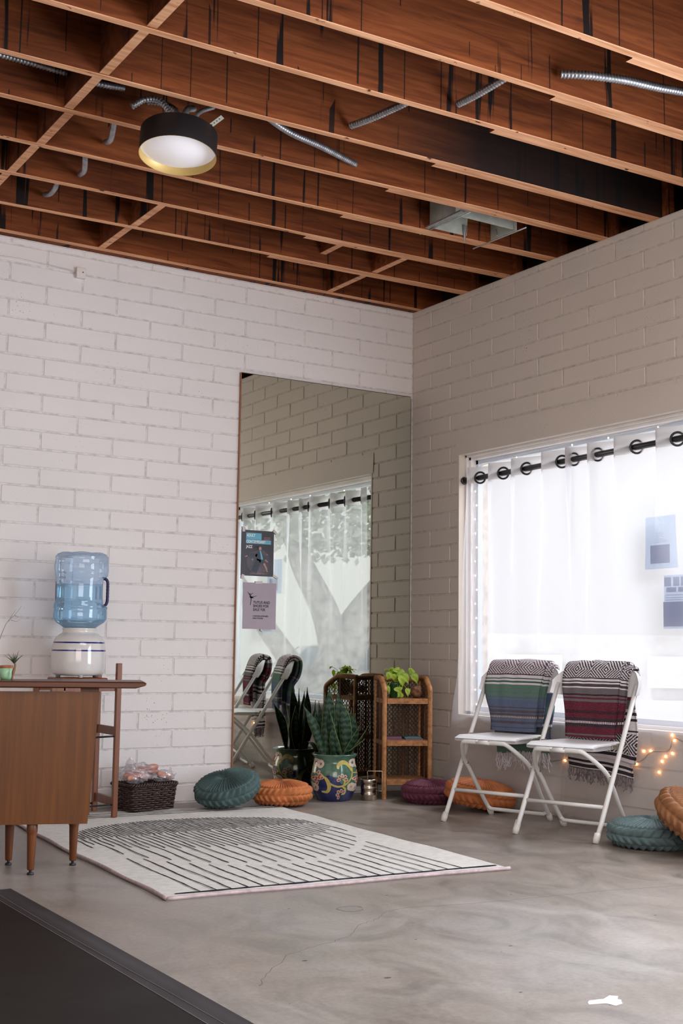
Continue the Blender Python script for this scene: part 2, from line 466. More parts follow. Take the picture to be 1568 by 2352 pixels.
def m_leaf(name, a, b):
    t = NT(name); uv = t.coord('UV')
    sp = t.new('ShaderNodeSeparateXYZ'); t.set(sp.inputs[0], uv)
    e = t.math('ABSOLUTE', t.math('SUBTRACT', sp.outputs[0], .5))
    nz = t.noise(t.coord('Object'), 18, 3)
    c = t.ramp(nz, [(.3, a), (.7, b)])
    col = t.mix(t.ramp(e, [(.0, .5), (.05, 0.0)]).outputs[0], c.outputs[0], (.62, .70, .16))
    bs = t.bsdf(col, .35, spec=.5); tl = t.new('ShaderNodeBsdfTranslucent'); t.set(tl.inputs[0], col)
    mx = t.new('ShaderNodeMixShader'); mx.inputs[0].default_value = .35; t.set(mx.inputs[1], bs); t.set(mx.inputs[2], tl)
    return t.done(mx)
MT['pothos'] = m_leaf('lime pothos leaf', (.26, .44, .02), (.50, .66, .07))
MT['air_leaf'] = m_leaf('grey green narrow leaf', (.09, .13, .07), (.18, .22, .13))
MT['green_pot'] = simple('dark green pot', (.012, .06, .018), .25)
MT['jade_pot'] = simple('jade glazed pot', (.33, .58, .36), .25)
MT['terracotta'] = simple('terracotta', (.38, .13, .06), .7)
MT['twig'] = simple('dry twig', (.30, .27, .25), .8)
MT['stem'] = simple('plant stem', (.20, .10, .05), .7)
def m_rattan():
    t = NT('wrapped rattan'); co = t.coord('UV')
    nz = t.noise(t.coord('Object'), 45, 4)
    c = t.ramp(nz, [(.3, (.26, .11, .04)), (.7, (.58, .28, .11))])
    return t.done(t.bsdf(c.outputs[0], .5, spec=.4))
MT['rattan'] = m_rattan()
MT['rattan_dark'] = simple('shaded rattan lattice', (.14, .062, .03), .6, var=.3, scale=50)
def m_ceramic():
    t = NT('white crock with blue bands'); co = t.coord('Object'); sp = t.new('ShaderNodeSeparateXYZ'); t.set(sp.inputs[0], co)
    a = t.math('LESS_THAN', t.math('ABSOLUTE', t.math('SUBTRACT', sp.outputs[2], .176)), .0036)
    b = t.math('LESS_THAN', t.math('ABSOLUTE', t.math('SUBTRACT', sp.outputs[2], .136)), .0036)
    col = t.mix(t.math('MAXIMUM', a, b), (.64, .61, .585), (.014, .010, .16))
    return t.done(t.bsdf(col, .1, spec=.6))
MT['crock'] = m_ceramic()
MT['navy'] = simple('navy rubber grip', (.012, .010, .07), .5)
MT['clear_foot'] = simple('clear rubber foot', (.4, .4, .42), .2)
MT['red_label'] = simple('red printed label', (.25, .03, .06), .5)
MT['shoe_pink'] = simple('pink ballet satin', (.50, .22, .16), .5, var=.3, scale=25)
MT['shoe_pale'] = simple('pale pink satin', (.62, .42, .36), .5, var=.2, scale=25)
MT['leaflet_plum'] = simple('plum leaflet', (.17, .075, .11), .45); MT['leaflet_teal'] = simple('teal leaflet', (.03, .22, .19), .45); MT['leaflet_pale'] = simple('pale leaflet print', (.40, .45, .45), .5)
MT['stone'] = simple('rough brown stone', (.17, .075, .035), .8, var=.5, scale=30, bump=.02, bscale=35)
MT['bark'] = simple('tree bark', (.50, .49, .49), .9, var=.4, scale=8)
MT['foliage'] = simple('tree foliage', (.44, .48, .42), .8, var=.4, scale=3)
MT['street'] = simple('pale asphalt', (.90, .89, .88), .9, var=.06, scale=2)
MT['far_wall'] = simple('far building', (.88, .87, .87), .9, var=.1, scale=2)
MT['car_white'] = simple('white car paint', (.82, .82, .84), .25, var=.02); MT['car_glass'] = simple('car window', (.30, .36, .44), .1); MT['tyre'] = simple('tyre rubber', (.03, .03, .03), .8)
MT['p_dark'] = simple('dark poster print', (.035, .028, .038), .35, var=.3, scale=9)
MT['p_mid'] = simple('poster smoke print', (.075, .055, .07), .35, var=.5, scale=14); MT['p_blue'] = simple('poster cyan band', (.11, .38, .50), .4, var=.06)
MT['p_white'] = simple('poster white ink', (.78, .76, .76), .5, var=.03); MT['p_lilac'] = simple('lilac paper', (.36, .30, .34), .6, var=.04); MT['p_black'] = simple('black ink', (.012, .010, .014), .5)
MT['p_skin'] = simple('poster skin ink', (.42, .24, .19), .5); MT['p_navy'] = simple('poster jacket ink', (.03, .045, .06), .5)

def m_blanket(name, front, back, da, db):
    """serape: uv.y in metres from the hem on the seat over the top and down the back; colour rows + diamond rows"""
    t = NT(name); uv = t.coord('UV'); sp = t.new('ShaderNodeSeparateXYZ'); t.set(sp.inputs[0], uv)
    u, v = sp.outputs[0], sp.outputs[1]
    wob = t.math('MULTIPLY', t.math('SUBTRACT', t.noise(t.coord('UV', (7, 7, 1)), 1, 2), .5), .006)
    vv = t.math('ADD', v, wob)
    f1 = t.math('DIVIDE', vv, .40); f2 = t.math('DIVIDE', t.math('SUBTRACT', vv, .40), .64)
    c1 = t.ramp(f1, front, True); c2 = t.ramp(f2, back, True)
    col = t.mix(t.math('GREATER_THAN', vv, .40), c1.outputs[0], c2.outputs[0])
    # diamond rows: concentric lozenges
    def diamond(v0, v1, mask_in):
        h = (v1 - v0) / 2
        du = t.math('ABSOLUTE', t.math('SUBTRACT', t.math('FRACT', t.math('ADD', t.math('DIVIDE', u, .165), .12)), .5))
        dv = t.math('ABSOLUTE', t.math('DIVIDE', t.math('SUBTRACT', v, (v0 + v1) / 2), h))
        k = t.math('FRACT', t.math('MULTIPLY', t.math('ADD', t.math('MULTIPLY', du, 2.0), t.math('MULTIPLY', dv, .55)), 5.2))
        on = t.math('GREATER_THAN', k, .48)
        stip = t.math('GREATER_THAN', t.noise(t.coord('UV', (260, 260, 1)), 1, 1), .36)
        on = t.math('MULTIPLY', on, stip)
        inside = t.math('MULTIPLY', t.math('GREATER_THAN', vv, v0), t.math('LESS_THAN', vv, v1))
        return t.math('MULTIPLY', on, inside)
    for v0, v1 in ((.315, .392), (.752, .842)):
        col = t.mix(diamond(v0, v1, None), col, da)
    # dashed pale row
    ds = t.math('GREATER_THAN', t.math('FRACT', t.math('MULTIPLY', u, 95)), .42)
    for v0 in (.098, .545):
        ins = t.math('MULTIPLY', t.math('GREATER_THAN', vv, v0), t.math('LESS_THAN', vv, v0 + .011))
        col = t.mix(t.math('MULTIPLY', ins, ds), col, db)
    # yarn flecks
    fl = t.noise(t.coord('UV', (420, 420, 1)), 1, 2, .7)
    col = t.mix(t.ramp(fl, [(.55, 0.0), (.72, .40)]).outputs[0], col, (.55, .52, .52))
    col = t.mix(t.ramp(fl, [(.28, .35), (.40, 0.0)]).outputs[0], col, (.02, .02, .025))
    rib = t.math('SINE', t.math('MULTIPLY', v, 1400))
    h = t.math('ADD', t.math('MULTIPLY', rib, .25), fl)
    return t.done(t.bsdf(col, .95, normal=t.bump(h, .5, .003), spec=.1))
W_ = (.72, .66, .67); K_ = (.03, .022, .03); GY = (.13, .115, .12); MR = (.115, .013, .028); DM = (.05, .012, .02)
fr = [(0, MR), (.09, GY), (.11, MR), (.20, K_), (.24, MR), (.275, K_), (.31, MR), (.36, DM), (.40, MR), (.50, GY), (.525, MR), (.545, GY), (.565, DM), (.585, GY), (.655, W_), (.668, (.07, .05, .06)), (.705, W_), (.725, K_), (.74, W_), (.768, K_), (.785, W_), (.98, K_)]
bk = [(0, W_), (.03, K_), (.05, W_), (.08, GY), (.13, MR), (.22, K_), (.25, MR), (.30, GY), (.36, W_), (.385, K_), (.41, W_), (.43, K_), (.45, W_), (.52, K_), (.535, W_), (.695, K_), (.715, W_), (.78, K_), (.80, W_), (.815, K_), (.84, W_), (.85, GY), (.91, MR), (.93, GY), (.96, DM)]
MT['blanket_red'] = m_blanket('maroon striped serape', fr, bk, (.02, .015, .03), (.62, .6, .62))
BL = (.095, .125, .20); BG = (.095, .155, .16); GR = (.10, .175, .13); BR = (.085, .07, .085); W2 = (.66, .60, .62)
fr2 = [(0, GR), (.03, BL), (.11, BR), (.125, BL), (.17, BR), (.20, BL), (.235, BR), (.30, BL), (.315, BR), (.345, BL), (.37, BR), (.385, BL), (.47, BG), (.49, BL), (.51, GR), (.55, BG), (.57, GR), (.66, W2), (.68, (.05, .12, .09)), (.705, W2), (.73, (.05, .12, .09)), (.745, W2), (.785, K_), (.80, W2), (.985, (.2, .16, .19))]
bk2 = [(0, W2), (.05, GR), (.10, BG), (.20, BL), (.34, BG), (.38, (.12, .22, .24)), (.44, BL), (.52, W2), (.54, BG), (.60, BL), (.68, GR), (.80, (.35, .42, .40)), (.815, GR), (.87, (.05, .06, .06)), (.90, GR), (.95, K_), (.97, GR)]
MT['blanket_blue'] = m_blanket('green and blue striped serape', fr2, bk2, (.105, .075, .095), (.42, .38, .38))
MT['fringe'] = simple('cotton fringe', (.70, .66, .68), .95, var=.25, scale=60)
MT['fringe_dark'] = simple('dark cotton fringe', (.22, .18, .20), .95, var=.5, scale=60)

# ------------------------------------------------------------------ camera
FPX = 2834.886
cam_d = D.cameras.new('camera'); cam = D.objects.new('camera', cam_d); COL.objects.link(cam)
yaw, pit, rol = .5568065, .1113179, .0136654
cy, sy, cp, spp = cos(yaw), sin(yaw), cos(pit), sin(pit)
fwd = Vector((sy * cp, cy * cp, spp)); right = Vector((cy, -sy, 0)); up = right.cross(fwd)
r2 = right * cos(rol) + up * sin(rol); u2 = up * cos(rol) - right * sin(rol)
cam.matrix_world = Matrix(((r2.x, u2.x, -fwd.x, -4.521488), (r2.y, u2.y, -fwd.y, -6.414304), (r2.z, u2.z, -fwd.z, .859191), (0, 0, 0, 1)))
cam_d.sensor_fit = 'VERTICAL'; cam_d.sensor_height = 36; cam_d.lens = FPX / 2352 * 36
cam_d.clip_start = .05; cam_d.clip_end = 300
SC.camera = cam

# ------------------------------------------------------------------ room shell
DZ, Z0, HB = .10015, 3.008, .2032
OY0, OY1, OZ0, OZ1 = -.496, -3.75, .49, 2.047     # window opening in the right wall
def block_wall(name, axis, s_from, s_to, parity, opening, mats):
    """painted 4x16 block wall. s runs along the wall (negative away from the corner)"""
    b = MB(); rnd = random.Random(3 if axis == 'x' else 5)
    def P(s, dep, z):     # dep: distance into the room from the wall face
        return (s, -dep, z) if axis == 'x' else (-dep, s, z)
    g, e = .0026, .0048
    def block(a, c, z0, z1):
        if c - a < .012 or z1 - z0 < .012: return
        dep = rnd.uniform(-.0008, .0010); t1, t2 = rnd.uniform(-.0006, .0006), rnd.uniform(-.0006, .0006)
        A, B, Z, Y = a + g, c - g, z0 + g, z1 - g
        vs = [P(A, -.006, Z), P(B, -.006, Z), P(B, -.006, Y), P(A, -.006, Y),
              P(A + e, dep + t1, Z + e), P(B - e, dep + t2, Z + e), P(B - e, dep - t1, Y - e), P(A + e, dep - t2, Y - e)]
        fs = [(4, 5, 6, 7), (0, 1, 5, 4), (1, 2, 6, 5), (2, 3, 7, 6), (3, 0, 4, 7)]
        if axis == 'y': fs = [tuple(reversed(f)) for f in fs]
        b.mi = 0; b.add(vs, fs, smooth=False)
    for j in range(-1, 31):
        zt, zb = Z0 - DZ * j, Z0 - DZ * (j + 1)
        if j == -1: zt = 3.045
        if j == 30: zb = -.02
        if zb < 0: zb = -.02
        k0 = (j % 2 == 0) if parity else (j % 2 == 1)
        x = 0.0; first = HB * (2 if k0 else 1)
        edges = [0.0]; s = -first
        while s > s_from: edges.append(s); s -= 2 * HB
        edges.append(s_from)
        for c, a in zip(edges, edges[1:]):
            if opening and zb < OZ1 and zt > OZ0:
                parts = []
                if c > OY0: parts.append((max(a, OY0), c, zb, zt))
                if a < OY1: parts.append((a, min(c, OY1), zb, zt))
                lo, hi = max(a, OY1), min(c, OY0)
                if hi - lo > .01:
                    if zt > OZ1: parts.append((lo, hi, OZ1, zt))
                    if zb < OZ0: parts.append((lo, hi, zb, OZ0))
                for p in parts: block(*p)
            else: block(a, c, zb, zt)
    # mortar bed and body of the wall
    b.mi = 1
    def body(a, c, z0, z1):
        lo = P(a, -.22, z0); hi = P(c, -.0032, z1)
        b.bbox([min(p, q) for p, q in zip(lo, hi)], [max(p, q) for p, q in zip(lo, hi)])
    if opening:
        body(OY0, .22, -.02, 3.045); body(s_from, OY1, -.02, 3.045)
        body(OY1, OY0, -.02, OZ0); body(OY1, OY0, OZ1, 3.045)
        # smooth rendered lintel and plastered reveal edge
        b.mi = 0
        n = 60
        b.grid(lambda u, v: (-.0035 - .002 * sin(u * 40) * .3 - .0012 * sin(u * 97 + v * 5), lerp(-.47, -3.9, u), lerp(OZ1 - .002, OZ1 + .135, v)), n, 4)
        b.bbox((-.003, OY0 - .001, OZ0), (.05, OY0 + .012, OZ1)); b.bbox((-.003, OY1, OZ1 - .001), (.05, OY0, OZ1 + .012)); b.bbox((-.003, OY1, OZ0 - .012), (.05, OY0, OZ0 + .001))
    else: body(s_from, .22, -.02, 3.045)
    return struct(b.build(name, mats))
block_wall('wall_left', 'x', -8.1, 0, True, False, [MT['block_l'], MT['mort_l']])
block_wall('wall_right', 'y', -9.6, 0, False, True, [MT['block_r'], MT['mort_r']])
b = MB(); b.bbox((-8.3, -9.6, -.02), (-8.1, .22, 3.4)); struct(b.build('wall_far_side', MT['white_paint']))
b = MB(); b.bbox((-8.3, -9.8, -.02), (.22, -9.6, 3.4)); struct(b.build('wall_back', MT['white_paint']))
MT['floor_chip'] = simple('white paint chip', (.62, .60, .62), .6)
b = MB(); b.bbox((-8.3, -9.8, -.2), (.22, .22, 0))
b.mi = 1
ch = []
for k in range(14):
    a = 2 * pi * k / 14; r = .045 * (1 + .35 * sin(3 * a + 1) + .2 * sin(5 * a))
    ch.append((-2.263 + r * 1.1 * cos(a + .5), -4.068 + r * .75 * sin(a + .5) * .9, .0006))
b.poly(ch)
b.mi = 2     # stains and a ring mark on the slab
ring = [(-2.237 + .045 * cos(2 * pi * k / 20) * (1 + .1 * sin(k)), -2.836 + .04 * sin(2 * pi * k / 20), .0003) for k in range(19)]
b.tube(ring, .0014, 5, flat=.3)
crk = bez([(-2.95, -3.52, 0), (-2.878, -3.435, 0), (-2.75, -3.30, 0), (-2.651, -3.242, 0), (-2.55, -3.21, 0), (-2.453, -3.164, 0), (-2.33, -3.05, 0), (-2.236, -3.004, 0), (-2.15, -2.93, 0), (-2.051, -2.912, 0), (-1.81, -2.959, 0), (-1.3, -3.0, 0), (-.7, -3.1, 0), (-.1, -3.2, 0)], 90)
crk = [p + Vector((random.uniform(-.006, .006), random.uniform(-.008, .008), .0002)) for p in crk]
b.tube(crk, .0007, 4, flat=.3)
for x, y, r in ((-2.72, -3.36, .010), (-2.62, -3.62, .012), (-2.0, -2.7, .006), (-1.6, -2.9, .006), (-2.3, -3.3, .005), (-2.1, -3.5, .007), (-1.4, -3.4, .006), (-2.42, -2.74, .005), (-2.4, -3.9, .006)):
    b.poly([(x + r * cos(2 * pi * k / 7) * random.uniform(.7, 1.2), y + r * .6 * sin(2 * pi * k / 7), .0004) for k in range(7)])
struct(b.build('floor', [MT['concrete'], MT['floor_chip'], simple('floor mark', (.10, .085, .085), .7)]))

# ------------------------------------------------------------------ ceiling: boarding, joists, blocking
b = MB()
for k in range(62):
    y = -9.8 + k * .163
    b.bbox((-8.3, y, 3.345 + .002 * (k % 2)), (.22, y + .164, 3.365 + .002 * (k % 2)))
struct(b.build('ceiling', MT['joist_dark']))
JY = [-.478, -.880, -1.265, -1.680, -2.050, -2.485, -2.860, -3.262, -3.665, -4.07, -4.475, -4.88, -5.285, -5.69, -6.095, -6.5, -6.9, -7.3, -7.7, -8.1, -8.5, -8.9, -9.3]
SL = -.027
ZB, ZT = 3.045, 3.344
def jy(k, X): return JY[k] + SL * (X + 2.9)
def joist(k, x0, x1, off, mat, z0=ZB):
    """board on edge; its own slight twist and lower edge coloured as lit from below"""
    b = MB(); rnd = random.Random(k * 7 + int(off * 100)); N = 24
    w = .038
    for i in range(N):
        xa, xb = lerp(x0, x1, i / N), lerp(x0, x1, (i + 1) / N)
        q = []
        for X in (xa, xb):
            y = jy(k, X) + off
            wob = .003 * sin(X * 1.7 + k * 2.1); zb = z0 + .002 * sin(X * 2.3 + k)
            q += [(X, y - w / 2 + wob, zb + .002), (X, y - w / 2 + wob + .003, zb), (X, y + w / 2 + wob - .003, zb), (X, y + w / 2 + wob, zb + .002), (X, y + w / 2, ZT), (X, y - w / 2, ZT)]
        b.mi = 0; b.add(q, [(0, 6, 11, 5), (3, 4, 10, 9)], smooth=False)
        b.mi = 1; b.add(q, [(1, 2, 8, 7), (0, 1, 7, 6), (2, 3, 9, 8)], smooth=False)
        if i == 0: b.mi = 0; b.add(q, [(0, 5, 4, 3, 2, 1)], smooth=False)
        if i == N - 1: b.mi = 0; b.add(q, [(6, 7, 8, 9, 10, 11)], smooth=False)
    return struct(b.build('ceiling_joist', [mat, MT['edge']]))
for k in range(len(JY)):
    mat = MT['joist_char'] if k == 4 else (MT['joist_dark'] if k in (1, 3) and False else MT['joist'])
    joist(k, -8.1, .2, -.001, mat)
    if k < 12: joist(k, -1.345 + random.uniform(-.01, .01), .2, .0375, MT['joist'], ZB + .001)
# board along the top of the left wall
b = MB()
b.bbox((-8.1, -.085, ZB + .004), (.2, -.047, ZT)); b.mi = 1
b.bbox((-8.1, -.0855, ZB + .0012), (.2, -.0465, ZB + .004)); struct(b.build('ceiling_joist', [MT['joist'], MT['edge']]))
def blocking(x, ya, yb, w=.038, zb=ZB + .004, zt=ZT, mat='joist', e=True):
    b = MB(); b.bbox((x - w / 2, ya, zb + .003), (x + w / 2, yb, zt))
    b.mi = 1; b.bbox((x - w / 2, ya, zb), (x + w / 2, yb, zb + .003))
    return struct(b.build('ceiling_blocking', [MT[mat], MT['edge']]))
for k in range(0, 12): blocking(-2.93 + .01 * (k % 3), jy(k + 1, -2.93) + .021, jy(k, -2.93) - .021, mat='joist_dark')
blocking(-2.155, jy(1, -2.15) + .021, jy(0, -2.15) - .021); blocking(-2.165, jy(0, -2.15) + .021, -.087)
blocking(-.675, jy(1, -.68) + .06, jy(0, -.68) - .021); blocking(-.69, jy(0, -.68) + .06, -.087)
blocking(-1.02, jy(1, -1.02) + .06, jy(0, -1.02) - .021, zb=3.10)
for k in range(0, 9):
    y = jy(k, 0)
    blocking(.035, y - .062, y - .021, .042, 3.047, mat='joist', e=False)
b = MB(); b.bbox((.17, -9.6, 3.046), (.2, .2, ZT)); struct(b.build('trim_1', MT['dark']))  # near-black board painted as the shade in the gaps between joist ends
b = MB(); b.bbox((-8.3, -.046, 3.046), (.22, .22, 3.365)); struct(b.build('trim_2', MT['joist']))

# ------------------------------------------------------------------ window
win = D.objects.new('window_1', None); COL.objects.link(win); struct(win)
b = MB()
fx0, fx1, fw = .066, .150, .030
b.bbox((fx0, OY0 - fw, OZ0), (fx1, OY0, OZ1)); b.bbox((fx0, OY1, OZ0), (fx1, OY1 + fw, OZ1))
b.bbox((fx0, OY1, OZ1 - fw), (fx1, OY0, OZ1)); b.bbox((fx0, OY1, OZ0), (fx1, OY0, OZ0 + .018))
b.bbox((fx0 - .02, OY0 - .012, OZ0 + .018), (fx0 + .012, OY0, OZ1)); b.bbox((fx0 - .02, OY1, OZ1 - .014), (fx0 + .012, OY0, OZ1))
b.build('window_frame', MT['frame_white'], win)
b = MB()
b.bbox((.105, OY0 - fw - .020, OZ0 + .018), (.14, OY0 - fw, OZ1 - fw)); b.bbox((.105, OY1 + fw, OZ1 - fw - .024), (.14, OY0 - fw, OZ1 - fw)); b.bbox((.105, OY1 + fw, OZ0 + .018), (.14, OY0 - fw, OZ0 + .046))
b.bbox((.105, -2.66, OZ0 + .018), (.14, -2.62, OZ1 - fw))
b.build('window_sash', MT['frame_blue'], win)
b = MB(); b.poly([(.122, OY1 + fw, OZ0 + .03), (.122, OY0 - fw, OZ0 + .03), (.122, OY0 - fw, OZ1 - fw), (.122, OY1 + fw, OZ1 - fw)]); b.build('window_pane', MT['glass'], win)

# papers taped inside the glass
def paper(name, y0, y1, z0, z1, label, drawing):
    t = thing(name, label, 'paper', (.108, (y0 + y1) / 2, z0))
    w, h = abs(y1 - y0), z1 - z0
    b = MB(); b.grid(lambda u, v: (-.010 * sin(v * 2.2) * (u - .5), (u - .5) * -w + .012 * (1 - v) * (.3 - u), v * h), 8, 8); b.build('sheet', MT['paper_window'], t)
    b = MB()
    for (u0, u1, v0, v1) in drawing:
        b.poly([(-.008, (u - .5) * -w, v * h) for u, v in ((u0, v0), (u1, v0), (u1, v1), (u0, v1))])
    b.build('print', MT['paper_window_ink'], t)
    return t
lines = [(.38, .38 + random.uniform(.2, .42), y, y + .006) for y in (.50, .53, .56, .60, .635, .67)]
paper('paper_notice', -1.910, -2.120, 1.286, 1.551, 'pale blue notice taped to the window glass, higher of two', [(.2, .82, .1, .45)] + lines)
paper('paper_flyer', -2.030, -2.246, .986, 1.251, 'blue photo flyer on the window glass, lower of two', [(.06, .27, .79, .96), (.33, .52, .79, .96), (.56, .8, .79, .96), (.12, .42, .68, .77), (.48, .74, .68, .77), (.02, 1, .04, .5), (.1, .9, .53, .54), (.1, .9, .57, .58), (.1, .7, .62, .63)])

# ------------------------------------------------------------------ curtain rod, curtain
ZR = lambda y: 1.891 + (-.66 - y) * .0125
XR = .030
t = thing('curtain_rod', 'dark metal curtain rod across the top of the window', 'curtain rod', (XR, -.505, ZR(-.505)))
b = MB(); b.tube([(0, 0, 0), (0, -3.235, 3.235 * .0125)], .0160, 14); b.build('rod', MT['black_metal'], t)
for y in (-.002, -3.233):
    b = MB(); b.lathe([(0, -.006), (.022, -.006), (.024, 0), (.022, .006), (0, .006)], 18, c=(0, y, -y * .0125), M=Matrix.Rotation(radians(-90), 4, 'X')); b.build('end_socket', MT['black_metal'], t)

GYS = [-.662, -.877, -1.085, -1.379, -1.472, -1.656, -1.939, -2.211, -2.43, -2.67, -2.90, -3.12, -3.34]   # eyelets seen from the front
FF = [-.600, -.790, -.995, -1.257, -1.448, -1.622, -1.819, -2.111, -2.34, -2.57, -2.80, -3.02, -3.24]   # forward folds
pts = []
for i, (g, f) in enumerate(zip(GYS, FF)):
    nf = FF[i + 1] if i + 1 < len(FF) else g - .12
    bk_ = min(g - .018, lerp(g, nf, .55))
    pts.append((XR - .050, f)); pts.append((XR, g)); pts.append((XR + .040, bk_))
pts.insert(0, (XR - .022, -.565))
nseg = 8
top = []
for i in range(len(pts) - 1):
    for j in range(nseg): top.append(tuple(lerp(pts[i][q], pts[i + 1][q], j / nseg) for q in (0, 1)))
top.append(pts[-1])
def smooth(L, n):
    for _ in range(n):
        L = [L[0]] + [tuple((L[i - 1][q] + 2 * L[i][q] + L[i + 1][q]) / 4 for q in (0, 1)) for i in range(1, len(L) - 1)] + [L[-1]]
    return L
top = smooth(top, 3); low = smooth(top, 110); NN = len(top) - 1
ZC = [1.957, 1.93, 1.90, 1.88, 1.857, 1.850] + [lerp(1.80, .06, k / 34) for k in range(35)] + [.028, .012, .008]
EDGE = [(1.96, -.565), (1.5, -.542), (1.06, -.525), (.85, -.508), (.49, -.480), (.22, -.448), (.09, -.400), (0, -.365)]
def edge_y(z):
    for (z0, y0), (z1, y1) in zip(EDGE, EDGE[1:]):
        if z1 <= z <= z0: return lerp(y1, y0, (z - z1) / (z0 - z1))
    return EDGE[0][1] if z > 1 else EDGE[-1][1]
def curtain_pt(i, z):
    x0, y0 = top[i]; x1, y1 = low[i]
    f = sm(1.85, 1.1, z)
    x, y = lerp(x0, x1, f), lerp(y0, y1, f)
    e = max(0, 1 - (top[0][1] - y0) / .75)
    y += e ** 1.5 * (edge_y(z) - EDGE[0][1])             # outer edge sweeps toward the corner
    g = max(0, (1.85 - z) / 1.85)
    lo = 1 - .80 * sm(1.1, .65, z)
    x += (.015 * sin(y * 17 + z * .9) + .004 * sin(y * 31 - z * 1.2)) * f * lo
    x -= .042 * sm(.86, .50, z) + .010 * sm(.45, .0, z)
    if z < .60: x = min(x, -.0125)
    if y > -.52: x = min(x, -.012)
    return x, y, z + ((-.66 - y) * .0125 if z > 1.5 else 0)
cur = thing('sheer_curtain', 'white sheer eyelet curtain hanging from the dark rod to the floor', 'curtain')
b = MB()
rows = [[curtain_pt(i, z) for i in range(NN + 1)] for z in ZC]
for ri, r in enumerate(rows):       # pooled hem on the floor
    if ri >= len(ZC) - 3:
        k = ri - (len(ZC) - 4)
        for i in range(len(r)):
            x, y, z = r[i]
            fl = (.5 + .5 * sin(y * 7.3 + 1) + .35 * sin(y * 19)) * (1 if -1.75 < y < -1.0 else .35)
            r[i] = (x - .022 * k * max(.1, fl), y, max(.004, z + .010 * sin(y * 33 + k)))
vs = [p for r in rows for p in r]; W = NN + 1
uvs = [(i / NN, 1 - j / len(rows)) for j in range(len(rows)) for i in range(W)]
fs1 = [(j * W + i, j * W + i + 1, (j + 1) * W + i + 1, (j + 1) * W + i) for j in range(4, len(rows) - 1) for i in range(NN)]
b.add(vs, fs1, uvs); b.build('cloth', MT['sheer'], cur)
b = MB()
fs0 = [(j * W + i, j * W + i + 1, (j + 1) * W + i + 1, (j + 1) * W + i) for j in range(0, 4) for i in range(NN)]
b.add(vs, fs0, uvs); b.build('heading', MT['sheer_head'], cur)
for i, g in enumerate(GYS):
    b = MB(); n = 20
    # ring lies in the cloth: its normal follows the cloth there
    tan = Vector((.62, -.785, 0)).normalized()
    ring = [Vector((XR, g, ZR(g))) + tan * (.033 * cos(2 * pi * k / n)) + Vector((0, 0, .033 * sin(2 * pi * k / n))) for k in range(n)]
    b.tube(ring, .0058, 8, closed=True); b.build('eyelet', MT['black_metal'], cur)

# ------------------------------------------------------------------ string lights
def string_light(name, label, path, bulbs, mat, r=.006):
    t = thing(name, label, 'string lights')
    b = MB(); b.tube(bez(path, 10 * len(path)), .0016, 5); b.build('wire', MT['wire'] if mat == 'bulb_warm' else MT['frame_white'], t)
    for p in bulbs:
        b = MB(); b.ball(p, r, 6, (1, 1, 1.3)); b.build('bulb', MT[mat], t)
    return t
path, bl = [], []
for k in range(17):
    z = 1.93 - k * .085
    path.append((.088 + .008 * sin(k * 2.1), -.538 - .006 * cos(k * 1.7), z)); bl.append((.080 + .020 * ((k * 37) % 11) / 11, -.540 - .008 * ((k * 23) % 7) / 7, z - .02))
path = [(.07, -2.3, 2.02), (.068, -1.9, 2.0), (.07, -1.55, 2.01), (.068, -1.2, 2.0), (.07, -.9, 1.99), (.08, -.62, 1.975)] + path
bl += [(.066, -2.05, 1.995), (.064, -1.7, 1.99), (.066, -1.42, 1.99), (.068, -.95, 1.98)]
string_light('string_lights', 'pale string lights running along the top and side of the window frame', path, bl, 'bulb_white', .0045)
wp = [(-2.185, .476), (-2.198, .452), (-1.997, .386), (-2.043, .392), (-2.183, .39), (-2.139, .372), (-2.116, .347), (-1.946, .319), (-2.095, .294), (-1.431, .296)]
string_light('string_lights', 'glowing amber string lights under the window behind the sheer curtain',
             [(-.004, -2.6, .44), (-.004, -2.3, .44), (-.004, -2.19, .46), (-.004, -2.15, .40), (-.004, -2.04, .385), (-.004, -1.95, .33), (-.004, -1.7, .29), (-.004, -1.43, .30), (-.004, -1.2, .25)],
             [(-.0055, y + .006, z) for y, z in wp], 'bulb_warm', .0050)

# ------------------------------------------------------------------ mirror and posters
mr = thing('wall_mirror', 'tall frameless mirror standing flat on the white block wall', 'mirror', (-1.245, -.006, .045))
b = MB(); w, h = 1.224, 2.437
n = 6; rc = .012
ring = [(0, 0), (w, 0)] + [(w - rc + rc * cos(a * pi / 12), h - rc + rc * sin(a * pi / 12)) for a in range(7)] + [(0, h)]
vs = [(x, 0, z) for x, z in ring] + [(x, -.006, z) for x, z in ring]; m = len(ring)
b.add(vs, [tuple(range(m, 2 * m))], smooth=False); b.build('glass', MT['mirror'], mr)
b = MB(); b.add(vs, [(i, (i + 1) % m, m + (i + 1) % m, m + i) for i in range(m)] + [tuple(reversed(range(m)))], smooth=False)
b.tube([(w + .001, -.004, 0), (w + .001, -.004, h - .01)], .003, 6); b.tube([(0, -.005, h + .001), (w, -.005, h + .001)], .002, 6)
b.build('edge', MT['mirror_back'], mr)
b = MB(); b.bbox((-.006, -.010, 0), (-.0005, .004, h)); b.build('edge_strip', MT['wood_edge'], mr)

